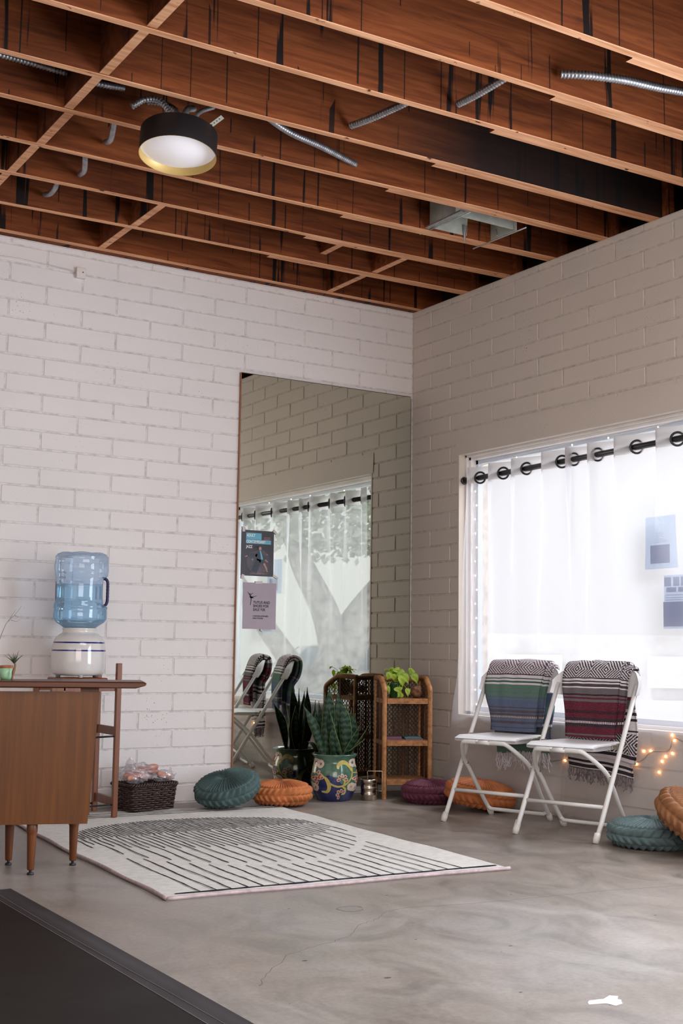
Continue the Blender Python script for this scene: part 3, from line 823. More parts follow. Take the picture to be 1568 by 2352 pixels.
def txt(name, body, loc, size, mat, parent, sx=1.0, off=0.0, align='LEFT', space=1.0):
    c = D.curves.new(name, 'FONT'); c.body = body; c.size = size; c.align_x = align; c.offset = off; c.space_character = space
    c.materials.append(mat); c.fill_mode = 'FRONT'
    o = D.objects.new(name, c); COL.objects.link(o)
    bpy.context.view_layer.update()
    me = D.meshes.new_from_object(o.evaluated_get(bpy.context.evaluated_depsgraph_get()))
    D.objects.remove(o); o = D.objects.new(name, me); COL.objects.link(o)
    o.location = loc; o.rotation_euler = (pi / 2, 0, 0); o.scale = (sx, 1, 1); o.parent = parent
    return o
def flat(name, polys, mat, parent, y):
    if mat not in SMAT: SMAT.append(mat)
    SB.mi = SMAT.index(mat)
    for p in polys: SB.poly([(x, y, z) for x, z in p])
def stroke(p, w0, w1=None):
    """a tapering flat stroke through 2d points as one polygon"""
    w1 = w0 if w1 is None else w1; L, R = [], []
    for i, (x, z) in enumerate(p):
        a = p[max(0, i - 1)]; c = p[min(len(p) - 1, i + 1)]
        d = Vector((c[0] - a[0], c[1] - a[1])); d = d.normalized() if d.length else Vector((1, 0)); n_ = Vector((-d.y, d.x)); w = lerp(w0, w1, i / max(1, len(p) - 1)) / 2
        L.append((x + n_.x * w, z + n_.y * w)); R.append((x - n_.x * w, z - n_.y * w))
    return L + R[::-1]
# dark dance poster, origin at its lower left corner, 0.216 x 0.266
pa = thing('dance_poster', 'dark dance class poster with turquoise title bands, taped on the mirror', 'poster', (-1.222, -.0128, 1.283))
PW, PH = .216, .268
SB = MB(); SB.grid(lambda u, v: (u * PW, -.0006 - .0006 * sin(u * 3), v * PH), 6, 6); SMAT = [MT['p_dark']]
flat('print', [[(.03 + .052 * cos(a * .35) * 1.5 + .085, .085 + .075 * sin(a * .35)) for a in range(18)]], MT['p_mid'], pa, -.0020)
flat('title_band', [[(.030, .214), (.132, .214), (.132, .252), (.030, .252)], [(.030, .189), (.196, .189), (.196, .213), (.030, .213)]], MT['p_blue'], pa, -.0024)
txt('lettering', 'ADULT', (.033, -.0030, .230), .0215, MT['p_white'], pa, .82, .0006)
txt('lettering', 'CONTEMPOARY', (.031, -.0030, .194), .0215, MT['p_white'], pa, .80, .0006)
txt('lettering', 'JAZZ', (.031, -.0030, .163), .0225, MT['p_white'], pa, .82, .0006)
flat('small_print', [[(.148, z), (.148 + w_, z), (.148 + w_, z + .0016), (.148, z + .0016)] for z, w_ in ((.228, .044), (.222, .046), (.216, .040), (.210, .026))] + [[(.06, z), (.06 + w_, z), (.06 + w_, z + .001), (.06, z + .001)] for z, w_ in ((.016, .12), (.011, .10))], MT['p_skin'], pa, -.0026)
# dancer: legs, jacket, shirt, arms, head, hair
flat('figure', [stroke([(.115, .100), (.108, .075), (.095, .045), (.085, .022)], .034, .040), stroke([(.125, .095), (.150, .075)], .026, .018),
                stroke([(.105, .120), (.070, .128), (.040, .116)], .018, .012), [(.092, .122), (.118, .150), (.138, .136), (.140, .105), (.126, .088), (.106, .092)], stroke([(.135, .132), (.148, .110), (.158, .098)], .012, .009)], MT['p_navy'], pa, -.0028)
flat('figure', [stroke([(.150, .076), (.166, .050), (.174, .026)], .013, .005), stroke([(.040, .116), (.026, .110)], .008, .005), stroke([(.158, .098), (.178, .084)], .008, .005), [(.124 + .009 * cos(k * .7), .163 + .011 * sin(k * .7)) for k in range(9)]], MT['p_skin'], pa, -.0032)
flat('figure', [stroke([(.124, .150), (.132, .125), (.138, .098)], .008, .014)], MT['p_blue'], pa, -.0034)
flat('figure', [stroke([(.122, .166), (.100, .168), (.075, .160)], .010, .002), stroke([(.120, .170), (.098, .176), (.080, .175)], .007, .002), stroke([(.118, .160), (.090, .150), (.062, .140)], .008, .001)], MT['p_black'], pa, -.0030)
flat('star', [[(.068, .0945), (.082, .0945), (.082, .0972), (.068, .0972)], [(.0737, .088), (.0763, .088), (.0763, .103), (.0737, .103)], [(.166, .128), (.177, .128), (.177, .1296), (.166, .1296)], [(.1708, .124), (.1724, .124), (.1724, .134), (.1708, .134)]], MT['p_blue'], pa, -.0026)
SB.build('sheet', SMAT, pa)
def tape(parent, x, z, a, w=.026, h=.014):
    c_, s_ = cos(a), sin(a); b = MB()
    b.poly([(x + c_ * px - s_ * pz, -.0036, z + s_ * px + c_ * pz) for px, pz in ((-w / 2, -h / 2), (w / 2, -h / 2), (w / 2, h / 2), (-w / 2, h / 2))]); b.build('tape', MT['tape'], parent)
tape(pa, .012, PH + .004, pi / 2 + .1, .03, .018); tape(pa, PW + .006, PH - .004, -.7, .03); tape(pa, PW + .014, .0, -.45, .038); tape(pa, .012, -.006, pi / 2 - .2, .026, .018)
# lilac sale notice
pb = thing('sale_notice', 'lilac paper notice about tutus and shoes, taped on the mirror', 'poster', (-1.202, -.0128, .974))
PW, PH = .2185, .270
SB = MB(); SB.grid(lambda u, v: (u * PW, -.0006 - .0006 * sin(u * 3), v * PH), 6, 6); SMAT = [MT['p_lilac']]
for s_, z in (('TUTUS AND', .148), ('SHOES FOR', .127), ('SALE $20', .106)): txt('lettering', s_, (.066, -.0028, z), .0222, MT['p_black'], pb, .90, .0004)
for s_, z in (('CASH/ZELLE/VENMO', .071), ('ONLY PLEASE', .058)): txt('lettering', s_, (.064, -.0028, z), .0125, MT['p_black'], pb, .90, .0002)
flat('dancer_figure', [stroke([(.052, .180), (.051, .165), (.048, .138)], .006, .003), stroke([(.050, .182), (.062, .186), (.088, .194)], .006, .002), stroke([(.050, .180), (.046, .192), (.044, .198)], .008, .008), stroke([(.044, .196), (.034, .206), (.028, .214)], .004, .002), stroke([(.047, .196), (.056, .206), (.066, .208)], .004, .002),
                       [(.043 + .0038 * cos(k * .8), .2035 + .0042 * sin(k * .8)) for k in range(8)], [(.040, .186), (.052, .178), (.070, .180), (.058, .189), (.048, .190)]], MT['p_black'], pb, -.0028)
SB.build('sheet', SMAT, pb)
tape(pb, .10, PH + .002, .05, .048, .014); tape(pb, .125, -.007, -.6, .02, .012)

# small box and cable high on the left wall
wb = thing('wall_junction_box', 'small square painted junction box high on the white wall', 'junction box', (-2.254, 0, 2.907))
b = MB(); b.rbox((0, -.014, 0), (.054, .026, .058), .004); b.build('box', MT['wallbox'], wb)
b = MB(); b.ball((.008, -.028, .004), .004, 6); b.build('screw', MT['wire'], wb)
tag(MB().tube([(-2.283, -.006, 2.915), (-2.6, -.006, 2.928), (-3.2, -.006, 2.915), (-4.5, -.006, 2.93)], .004, 6).build('wall_cable', MT['wallbox']), 'thin painted cable running along the wall to the junction box', 'cable')

# ------------------------------------------------------------------ flexible conduits in the ceiling
def conduit(path, r, label, grp='flexible conduits in the ceiling'):
    p = bez(path, 14 * len(path)); L = 0
    for a, c in zip(p, p[1:]): L += (c - a).length
    n = int(L / .0046); q = []
    seg = [0]
    for a, c in zip(p, p[1:]): seg.append(seg[-1] + (c - a).length)
    j = 0
    for i in range(n + 1):
        s = L * i / n
        while j < len(seg) - 2 and seg[j + 1] < s: j += 1
        q.append(p[j].lerp(p[j + 1], (s - seg[j]) / max(1e-9, seg[j + 1] - seg[j])))
    rr = [r * (1.06, 1.0, .74)[i % 3] for i in range(len(q))]
    return tag(MB().tube(q, rr, 10).build('flexible_conduit', MT['conduit']), label, 'conduit', grp)
conduit([(-3.9, -1.73, 3.185), (-3.222, -1.745, 3.178), (-2.96, -1.75, 3.172)], .014, 'ribbed conduit entering at the upper side edge of the photo along a joist')
conduit([(-2.90, -1.75, 3.160), (-2.79, -1.75, 3.164), (-2.71, -1.735, 3.180)], .014, 'short ribbed conduit stub beside the blocking above the drum lamp')
conduit([(-2.25, -2.035, 3.10), (-2.05, -1.96, 3.072), (-1.82, -1.87, 3.085), (-1.574, -1.757, 3.10)], .014, 'ribbed conduit running downhill from the drum lamp toward the window')
conduit([(-1.828, -2.122, 3.09), (-1.80, -2.25, 3.085), (-1.765, -2.40, 3.09), (-1.74, -2.48, 3.10)], .015, 'ribbed conduit stub in the middle of the ceiling, first from the drum lamp')
conduit([(-1.588, -2.562, 3.08), (-1.585, -2.68, 3.075), (-1.57, -2.80, 3.085), (-1.55, -2.87, 3.10)], .015, 'ribbed conduit stub between joists, second from the drum lamp')
conduit([(-1.381, -2.945, 3.108), (-1.30, -2.99, 3.108), (-1.128, -3.03, 3.118), (-.95, -3.04, 3.130), (-.6, -3.05, 3.165), (.1, -3.06, 3.2)], .017, 'thick ribbed conduit crossing the ceiling bay nearest the camera')
conduit([(-2.623, -1.315, 3.113), (-2.64, -1.42, 3.085), (-2.68, -1.56, 3.09), (-2.71, -1.655, 3.11)], .013, 'ribbed conduit stub below the drum lamp, one joist behind it')
conduit([(-2.602, -.93, 3.094), (-2.62, -1.04, 3.075), (-2.66, -1.16, 3.08), (-2.69, -1.24, 3.10)], .013, 'ribbed conduit stub two joists behind the drum lamp')
conduit([(-2.638, -.527, 3.114), (-2.645, -.64, 3.085), (-2.66, -.76, 3.08), (-2.68, -.86, 3.10)], .013, 'ribbed conduit stub nearest the white wall')

# ------------------------------------------------------------------ drum lamp
LX, LY, LZ = -2.556, -1.962, 2.842
lp = thing('drum_ceiling_lamp', 'black drum ceiling lamp with gold inside and white diffuser', 'lamp', (LX, LY, LZ))
lp.rotation_euler = (radians(-6), radians(5.0), 0)
R_, H_ = .157, .105
b = MB(); b.lathe([(0, H_), (R_ - .004, H_), (R_, H_ - .004), (R_, 0)], 48); b.build('shade', MT['lamp_black'], lp)
b = MB(); b.lathe([(R_, 0), (R_ - .0025, 0), (R_ - .0025, H_ - .003)], 48); b.build('shade_lining', MT['gold'], lp)
b = MB(); b.lathe([(R_ - .003, .034), (R_ - .022, .030), (R_ - .024, .027), (0, .024)], 48); b.build('diffuser', MT['diffuser'], lp)
b = MB(); b.lathe([(.055, H_), (.058, H_ + .008), (.05, H_ + .014), (0, H_ + .014)], 24); b.tube([(0, 0, H_), (.004, .0, H_ + .045)], .02, 10); b.build('mounting_plate', MT['galv'], lp)
b = MB()
st = [Vector((.072, -.01, H_ + .004)), Vector((.16, -.062, H_ + .10)), Vector((.19, -.08, H_ + .062))]
d_ = (st[1] - st[0]); n_ = d_.cross(Vector((.5, .85, 0))).normalized() * .010; s_ = .0015
b.add([st[0] - n_, st[0] + n_, st[1] + n_, st[1] - n_], [(0, 1, 2, 3)], smooth=False)
b.mi = 1
for k in range(9):
    c_ = st[0].lerp(st[1], .08 + k * .1); e_ = d_.normalized()
    b.add([c_ + (e_ * cos(a * pi / 3) + n_.normalized() * sin(a * pi / 3)) * .003 + Vector((-.0006, -.001, 0)) for a in range(6)], [tuple(range(6))], smooth=False)
b.build('perforated_strap', [MT['galv_pale'], MT['black_metal']], lp)
conduit([(-2.71, -1.84, 3.060), (-2.66, -1.85, 3.098), (-2.605, -1.87, 3.100), (-2.572, -1.90, 3.05), (-2.560, -1.93, 2.99)], .013, 'outer ribbed hose bending over the top of the drum lamp', 'hoses into the drum lamp')
conduit([(-2.61, -1.76, 3.135), (-2.560, -1.79, 3.130), (-2.522, -1.85, 3.085), (-2.518, -1.90, 2.99)], .013, 'inner ribbed hose bending over the top of the drum lamp', 'hoses into the drum lamp')
conduit([(-2.528, -1.955, 2.99), (-2.515, -1.93, 3.04), (-2.48, -1.88, 3.09), (-2.43, -1.83, 3.125)], .013, 'ribbed hose leaving the drum lamp beside the perforated strap', 'hoses into the drum lamp')
conduit([(-2.497, -1.965, 2.99), (-2.475, -1.945, 3.03), (-2.435, -1.91, 3.08), (-2.36, -1.88, 3.13)], .009, 'thinner ribbed hose leaving the drum lamp beside the strap', 'hoses into the drum lamp')

# sheet-metal box between joists near the window wall
vb = thing('vent_box', 'open sheet metal vent box hung between joists near the cream wall', 'vent', (-.645, -1.455, 3.06))
b = MB()
for M_ in (((-.20, 0, .10), (.004, .22, .20)), ((.20, 0, .10), (.004, .22, .20)), ((0, -.11, .10), (.40, .004, .20)), ((0, .11, .10), (.40, .004, .20)), ((0, 0, .20), (.40, .22, .004))): b.box(*M_)
b.box((0, 0, .004), (.43, .012, .003), Matrix.Translation((0, .118, 0))); b.build('box', MT['galv_pale'], vb)
b = MB(); b.box((-.215, -.02, -.004), (.03, .34, .008)); b.build('hanger_bar', MT['galv'], vb)
b = MB(); b.tube([(.19, -.2, -.012), (.17, .22, -.014)], .004, 6); b.build('hanger_rod', MT['galv'], vb)
b = MB(); b.tube([(-.19, -.22, -.014), (-.20, .2, -.010)], .0035, 6); b.build('hanger_rod', MT['galv'], vb)
b = MB(); b.lathe([(.012, .05), (.010, .02), (.002, -.045)], 8, c=(.02, .10, 0)); b.build('hanging_strap', MT['galv'], vb)
b = MB(); b.tube([(.12, -.04, .01), (.123, -.045, -.02), (.118, -.05, -.026)], .003, 6); b.build('wire_hook', MT['galv'], vb)

# ------------------------------------------------------------------ dance floor mat
mt = thing('dance_floor_mat', 'black vinyl dance floor roll with grey taped edge', 'dance mat', (0, 0, 0))
b = MB(); b.bbox((-8.0, -9.5, 0), (-3.20, -2.0, .003)); b.build('vinyl_sheet', MT['mat'], mt)
b = MB()
def tape_pt(u, v):
    y = lerp(-9.5, -1.992, v); w = .013 * sin(y * 2.1) if False else 0
    return (-3.218 + u * .094 + .004 * sin(y * 1.3), y, .0036 + .0012 * sin(u * pi) + .0009 * sin(u * 9 + y * .8))
b.grid(tape_pt, 10, 90)
b.mi = 1
b.tube([(tape_pt(0, k / 90)[0], tape_pt(0, k / 90)[1], .0036) for k in range(91)], .0012, 4, flat=.5)
b.tube([(tape_pt(.28, k / 90)[0] + .006 * sin(k * .21), tape_pt(0, k / 90)[1], .0052) for k in range(91)], .0009, 4, flat=.5)
b.build('edge_tape', [MT['mat_tape'], MT['mat_line']], mt)

# ------------------------------------------------------------------ rug
rg = thing('woven_rug', 'cream flatweave rug with black lines forming a circle', 'rug')
RA, RB, RC, RD = Vector((-2.722, -2.432, 0)), Vector((-1.281, -2.502, 0)), Vector((-1.160, -.352, 0)), Vector((-2.612, -.150, 0))
def rug_edge_y(x):   # front and back limits
    f = lerp(RA.y, RB.y, (x - RA.x) / (RB.x - RA.x)); k = lerp(RD.y, RC.y, (x - RD.x) / (RC.x - RD.x)); return f, k
def rug_pt(u, v):
    a, c = RA.lerp(RD, v), RB.lerp(RC, v); p = a.lerp(c, u)
    p.x += .006 * sin(v * 9) * (1 if u in (0, 1) else .3) + .004 * sin(v * 23 + u * 3)
    p.y += .006 * sin(u * 11) * (.4 + abs(v - .5))
    p.z = .008 + .0012 * sin(u * 31 + v * 9) * sin(v * 27)
    return p
b = MB(); b.grid(rug_pt, 60, 80)
per = [rug_pt(k / 60, 0) for k in range(60)] + [rug_pt(1, k / 80) for k in range(80)] + [rug_pt(1 - k / 60, 1) for k in range(60)] + [rug_pt(0, 1 - k / 80) for k in range(80)]
n = len(per); b.add([(p.x, p.y, p.z) for p in per] + [(p.x, p.y, 0) for p in per], [(i, (i + 1) % n, n + (i + 1) % n, n + i) for i in range(n)])
b.build('woven_field', MT['rug_white'], rg)
b = MB(); e_ = [rug_pt(0, k / 80) + Vector((-.002, 0, .001)) for k in range(81)]; b.tube(e_, .0062, 7)
b.tube([rug_pt(k / 60, 0) + Vector((0, -.002, 0)) for k in range(61)], .0068, 7); b.build('edge_binding', MT['rug_edge'], rg)
b = MB(); rnd = random.Random(11)
def yarn(p0, p1, w, n=14, wob=.004):
    w *= .8
    L, R = [], []
    d = Vector((p1[0] - p0[0], p1[1] - p0[1], 0)); nn = Vector((-d.y, d.x, 0)).normalized()
    ph = rnd.uniform(0, 6)
    for i in range(n + 1):
        t_ = i / n; x, y = lerp(p0[0], p1[0], t_), lerp(p0[1], p1[1], t_)
        x += nn.x * wob * sin(ph + t_ * 7) * .7 + nn.x * rnd.uniform(-.0012, .0012); ww = w * rnd.uniform(.75, 1.15) / 2
        L.append((x + nn.x * ww, y + nn.y * ww, .0102)); R.append((x - nn.x * ww, y - nn.y * ww, .0102))
    vs = L + R; b.add(vs, [(i, i + 1, n + 2 + i, n + 1 + i) for i in range(n)], smooth=False)
slx = lambda y: .055 * (y + 1.05) / 1.4 * -1 * -1        # warp threads lean a little with the rug
CX, CY, RX = -1.925, -1.05, .615
x = CX - RX
while x < CX + RX:
    q = sqrt(max(0, 1 - ((x - CX) / RX) ** 2))
    y1 = CY + .40 * q * (1 - .10 * (x - CX)) + .01
    if y1 - CY > .012: yarn((x + slx(CY), CY - rnd.uniform(0, .02)), (x + slx(y1), y1), .0085, 10, .002)
    x += .0205
k = 0; x = CX - RX - .012
while x < CX + RX + .02:
    q = sqrt(max(0, 1 - ((x - CX) / (RX + .03)) ** 2)); yl = CY - .855 * q - .06
    if k % 2 == 0:
        if yl < CY - .05: yarn((x + slx(CY), CY - .02), (x + slx(yl), yl), .0085)
        xs = x + .031; q2 = sqrt(max(0, 1 - ((xs - CX) / (RX + .03)) ** 2)); ys = CY - .855 * q2 - .13
        if -2.60 < xs < -1.36: yarn((xs + slx(ys) + .0, min(ys, -1.62)), (xs + slx(-2.36), -2.375 - .048 * (xs + 2.6) / 1.2), .0085, 18)
    else:
        if q > .15: yarn((x + slx(CY), CY - .01), (x + slx(CY - .47 * q), CY - .47 * q), .0085)
    k += 1; x += .031
yarn((-2.668, -2.376), (-1.292, -2.440), .022, 40, .004)
for y0, w_ in ((-.425, .012), (-.375, .012), (-.285, .012)):
    yarn((-2.60, y0 + .0), (-1.172, y0 + .0 - (.02 if y0 < -.3 else .09)), w_, 40, .005)
b.build('black_yarn_pattern', MT['rug_black'], rg)

# ------------------------------------------------------------------ desk
DK = thing('teak_desk', 'mid-century teak desk with turned legs standing beside the rug', 'desk', (-2.989, -1.771, 0), -.3543)
b = MB(); prof = [(-.85, .726), (.402, .726), (.412, .722), (.413, .716), (.372, .7005), (-.85, .7005)]
ins = [(0, .004), (.012, 0), (.30, 0), (.312, .004)]
vs = []
for yy, q in ((-.034, .005), (-.026, 0), (.272, 0), (.28, .005)):
    for (px, pz) in prof: vs.append((px - (q if px > 0 else 0), yy, pz - (q if pz > .71 else -q)))
m = 6; fs = [tuple(range(m)), tuple(reversed(range(3 * m, 4 * m)))] + [(i * m + k, (i + 1) * m + k, (i + 1) * m + (k + 1) % m, i * m + (k + 1) % m) for i in range(3) for k in range(m)]
b.add(vs, fs, smooth=False); b.build('desk_top', MT['teak_h'], DK)
b = MB(); vs = [(-.85, 0, .19), (.208, 0, .19), (.2385, 0, .686), (-.85, 0, .686), (-.85, .018, .19), (.208, .018, .19), (.2385, .018, .686), (-.85, .018, .686)]
b.add(vs, [(3, 2, 1, 0), (4, 5, 6, 7), (0, 1, 5, 4), (1, 2, 6, 5), (2, 3, 7, 6), (3, 0, 4, 7)], smooth=False); b.build('front_panel', MT['teak'], DK)
b = MB(); vs = [(.196, .05, .215), (.214, .05, .215), (.234, .05, .682), (.216, .05, .682), (.196, .27, .215), (.214, .27, .215), (.234, .27, .682), (.216, .27, .682)]
b.add(vs, [(0, 1, 2, 3), (7, 6, 5, 4), (4, 5, 1, 0), (5, 6, 2, 1), (6, 7, 3, 2), (7, 4, 0, 3)], smooth=False); b.bbox((-.85, .019, .205), (.19, .262, .665)); b.build('carcass', MT['teak_leg'], DK)
b = MB(); b.bbox((.165, .03, .684), (.235, .22, .700)); b.build('spacer_block', MT['teak'], DK)
b = MB(); b.bbox((-.8, .05, .684), (-.7, .22, .700)); b.build('spacer_block', MT['teak'], DK)
b = MB(); b.tube([(.105, .03, .665), (.105, .03, .702)], .003, 8); b.build('bracket', MT['steel'], DK)
for lx, ly in ((.004, .034), (.158, .222), (-.090, .262), (-.60, .05), (-.60, .24)):
    lg = MB().lathe([(.0, .215), (.0205, .215), (.0205, .158), (.0185, .153), (.0180, .145), (.0135, .022), (.0120, .018), (0, .018)], 18, c=(lx, ly, 0)).build('leg', MT['teak_leg'], DK)
    MB().lathe([(.006, .022), (.006, .010), (.0125, .008), (.0135, .002), (.012, 0), (0, 0)], 16, c=(lx, ly, 0)).build('glide', MT['black_metal'], lg)

def DKp(x, y, z):
    a = -.3543; return Vector((-2.989 + x * cos(a) - y * sin(a), -1.771 + x * sin(a) + y * cos(a), z))
pp = thing('potted_air_plant', 'small jade green pot with a spiky plant standing on the desk', 'plant', DKp(-.121, .13, .7262), -.3543)
b = MB(); b.lathe([(0, 0), (.019, 0), (.026, .012), (.0275, .028), (.025, .045), (.0235, .045), (.0225, .04), (0, .038)], 24); b.build('pot', MT['jade_pot'], pp)
b = MB(); b.lathe([(0, .040), (.022, .041), (.0255, .047), (.025, .055), (.019, .056), (0, .052)], 20); b.build('moss_ring', MT['terracotta'], pp)
b = MB(); b.tube(bez([(.024, -.034, .0), (.028, -.034, .03), (.034, -.034, .055), (.030, -.034, .075)], 14), [.0045, .0038, .0036, .005, .006, .006, .005, .004, .004, .004, .004, .004, .004, .004, .004, .004][:len(bez([(.024, -.034, .0), (.028, -.034, .03), (.034, -.034, .055), (.030, -.034, .075)], 14))], 7); b.build('stem', MT['stem'], pp)
b = MB(); rnd = random.Random(4)
for k in range(15):
    a = k * 2.4; L = rnd.uniform(.030, .060); ra = rnd.uniform(.2, 1.0)
    p0 = Vector((.030, -.034, .064)); d = Vector((cos(a) * ra, sin(a) * ra, rnd.uniform(.5, 1.2))).normalized()
    q = [p0 + d * (L * s) + Vector((0, 0, -.012 * s * s * ra * 1.5)) for s in (0, .25, .5, .75, 1)]
    b.tube(q, [.0026, .0024, .0018, .0012, .0004], 5)
b.build('leaves', MT['air_leaf'], pp)
b = MB()
tw = bez([(-.05, .02, .03), (-.04, .01, .12), (-.01, .0, .215), (.022, 0, .252), (.046, 0, .286)], 16); b.tube(tw, [lerp(.0022, .0006, i / (len(tw) - 1)) for i in range(len(tw))], 5)
b.tube([(.0, 0, .225), (.012, 0, .252), (.028, .0, .275)], [.001, .0008, .0004], 4); b.tube([(.008, 0, .232), (.03, 0, .226), (.044, 0, .236)], [.001, .0008, .0004], 4); b.tube([(.022, 0, .25), (.036, 0, .244), (.05, 0, .248)], [.001, .0008, .0004], 4)
b.build('dry_twig', MT['twig'], pp)

# ------------------------------------------------------------------ wooden stand with water crock
SX0, SX1, SYF, SYB = -2.468, -2.129, -.452, -.190
sd = thing('plant_stand', 'tall slender teak stand with crossed black braces behind the desk', 'stand', (-2.298, -.32, .0105))
o_ = Vector((-2.298, -.32, 0))
def post(x, y, h):
    b = MB(); s = .0135
    M_ = Matrix.Translation((0, 0, 0)); b.rbox((x - o_.x, y - o_.y, h / 2), (2 * s, 2 * s, h), .004, None, 2); return b.build('leg', MT['teak_stand'], sd)
post(SX1, SYF, .766); post(SX1 - .006, SYB, .74); post(SX0, SYF, .655); post(SX0, SYB, .655)
for x in (SX1 - .002, SX0):
    for z in (.425, .075):
        b = MB(); b.box((x - o_.x, 0, z), (.016, abs(SYF - SYB) - .027, .042)); b.build('rung', MT['teak_stand'], sd)
for z in (.392, .052):
    b = MB()
    b.tube(bez([(SX1 - o_.x - .012, SYF - o_.y + .004, z + .008), (-.02, -.03, z - .004), (SX0 - o_.x + .012, SYB - o_.y, z + .004)], 12), .0048, 8)
    b.tube(bez([(SX1 - o_.x - .012, SYB - o_.y, z - .012), (-.02, .03, z + .004), (SX0 - o_.x + .012, SYF - o_.y, z - .008)], 12), .0048, 8); b.build('crossed_brace', MT['black_metal'], sd)
b = MB(); b.rbox((0, 0, .6812), (.25, .21, .020), .01); b.build('top_board', MT['teak_stand'], sd)
b = MB(); b.box((0, -.122, .640), (.312, .016, .03)); b.box((0, .122, .640), (.312, .016, .03)); b.bbox((-.1, -.12, .655), (-.08, .12, .671)); b.bbox((.08, -.12, .655), (.1, .12, .671)); b.build('support_rail', MT['teak_stand'], sd)

CZ = .7025
ck = thing('water_crock', 'white glazed stoneware water crock with two navy bands', 'water dispenser', (-2.297, -.32, CZ))
b = MB(); b.lathe([(0, .010), (.100, .010), (.121, .014), (.131, .026), (.1365, .045), (.1375, .075), (.1365, .130), (.1325, .165), (.127, .185), (.117, .203), (.100, .217), (.089, .223), (.0845, .228), (.0835, .238), (.086, .242), (.0865, .248), (.083, .2505), (.072, .249), (.066, .22), (.10, .18), (.12, .10), (.1, .02), (0, .018)], 64); b.build('crock', MT['crock'], ck)
for k in range(3):
    a = k * 2 * pi / 3 + .3; MB().lathe([(0, 0), (.011, 0), (.013, .008), (.012, .014), (0, .014)], 12, c=(.108 * cos(a), .108 * sin(a), -.0002)).build('foot', MT['clear_foot'], ck)
BZ = CZ + .2495
wbt = thing('water_bottle', 'translucent blue water bottle standing neck down in the crock', 'bottle', (-2.297, -.32, BZ), -.367)
def bottle_r(z):
    P = [(0, .060), (.003, .082), (.030, .122), (.045, .1345), (.075, .1365), (.095, .134), (.105, .136), (.118, .1335), (.135, .130), (.16, .1275), (.225, .1275), (.25, .130), (.275, .135), (.283, .1335), (.295, .1365), (.33, .1365), (.345, .135), (.365, .1345), (.378, .127), (.386, .112), (.388, .085), (.385, .03), (.384, 0)]
    return P
def bshape(r, z, a, ins=0):
    a = (a + pi) % (2 * pi) - pi
    # recess for the grip
    wz = sm(.108, .135, z) * (1 - sm(.235, .268, z)); wa = 1 - sm(.28, .52, abs(a))
    r2 = r - .052 * wz * wa if r > .05 else r
    if .06 < z < .36 and r > .05:
        wv = sin((z * 68) + 2.2 * sin(a + .8) * .5)
        r2 += .0011 * wv * (1 - wz)
    if z > .37 and r > .03: r2 *= 1 - .02 * (.5 + .5 * cos(6 * a)); 
    zz = z - (.004 * (.5 + .5 * cos(6 * a)) if z > .38 and r > .05 else 0)
    return (r2 - ins if r2 > .02 else r2), zz
P_ = []
src = bottle_r(0)
for i in range(len(src) - 1):
    nsub = max(1, int(abs(src[i + 1][0] - src[i][0]) / .008)) if src[i][0] > .36 or src[i][0] < .01 else 1
    (z0, r0), (z1, r1) = src[i], src[i + 1]
    for j in range(4): P_.append((lerp(r0, r1, j / 4), lerp(z0, z1, j / 4)))
P_.append((src[-1][1], src[-1][0]))
b = MB(); b.lathe(P_, 96, f=bshape); b.build('bottle', MT['bottle'], wbt)
b = MB(); wpz = [(r, z) for r, z in P_ if z < .222 and r > .05]; wpz = [(0, .002)] + wpz + [(wpz[-1][0], .2235), (0, .2235)]
b.lathe(wpz, 96, f=lambda r, z, a: bshape(r, z, a, .004) if r > .03 else (r, z)); b.build('water', MT['water'], wbt)
b = MB(); gp = bez([(.106, 0, .112), (.125, 0, .120), (.1335, 0, .140), (.1345, 0, .19), (.1335, 0, .235), (.125, 0, .252), (.106, 0, .258)], 40)
b.tube(gp, [.0085 * (1 if i % 2 else .86) for i in range(len(gp))], 10); b.build('handle', MT['navy'], wbt)
b = MB(); b.grid(lambda u, v: (.1292 * cos(pi + (u - .5) * .55), .1292 * sin(pi + (u - .5) * .55), lerp(.142, .236, v)), 8, 4); b.build('label', MT['red_label'], wbt)

# ------------------------------------------------------------------ basket and bagged ballet shoes
BA = radians(11)
bk_c = Vector((-1.868, -.212, .0095))
bkt = thing('wicker_basket', 'dark brown rectangular willow basket on the rug against the wall', 'basket', bk_c, BA)
def rect_pt(t, hw, hd, r=.022):
    """point and outward normal on a rounded rectangle, t in 0..1"""
    segs = [(2 * (hw - r)), (pi * r / 2), (2 * (hd - r)), (pi * r / 2)] * 2; tot = sum(segs); s = t * tot; x, y, a = -(hw - r), -hd, 0
    cs = [(-(hw - r), -hd, 1, 0), (hw - r, -(hd - r), 0, 0), (hw, -(hd - r), 0, 1), (hw - r, hd - r, 0, 0), (hw - r, hd, -1, 0), (-(hw - r), hd - r, 0, 0), (-hw, hd - r, 0, -1), (-(hw - r), -(hd - r), 0, 0)]
    for i, L in enumerate(segs):
        if s <= L or i == 7:
            c = cs[i]
            if i % 2 == 0: nx, ny = (c[3], -c[2]); return (c[0] + c[2] * s, c[1] + c[3] * s, nx, ny)
            a0 = [-pi / 2, 0, pi / 2, pi][i // 2]; a = a0 + s / r; return (c[0] + r * cos(a), c[1] + r * sin(a), cos(a), sin(a))
        s -= L
b = MB(); NS = 34; rows = 11
for j in range(rows):
    z = .008 + j * .0112; g = j / (rows - 1); hw, hd = lerp(.132, .143, g), lerp(.090, .100, g)
    q = []
    for k in range(NS * 4):
        x, y, nx, ny = rect_pt(k / (NS * 4), hw, hd); o = .0042 * cos(pi * (k / 4 + j)); q.append((x + nx * o, y + ny * o, z + .0008 * sin(k * 1.3 + j)))
    b.tube(q, .0050, 6, closed=True)
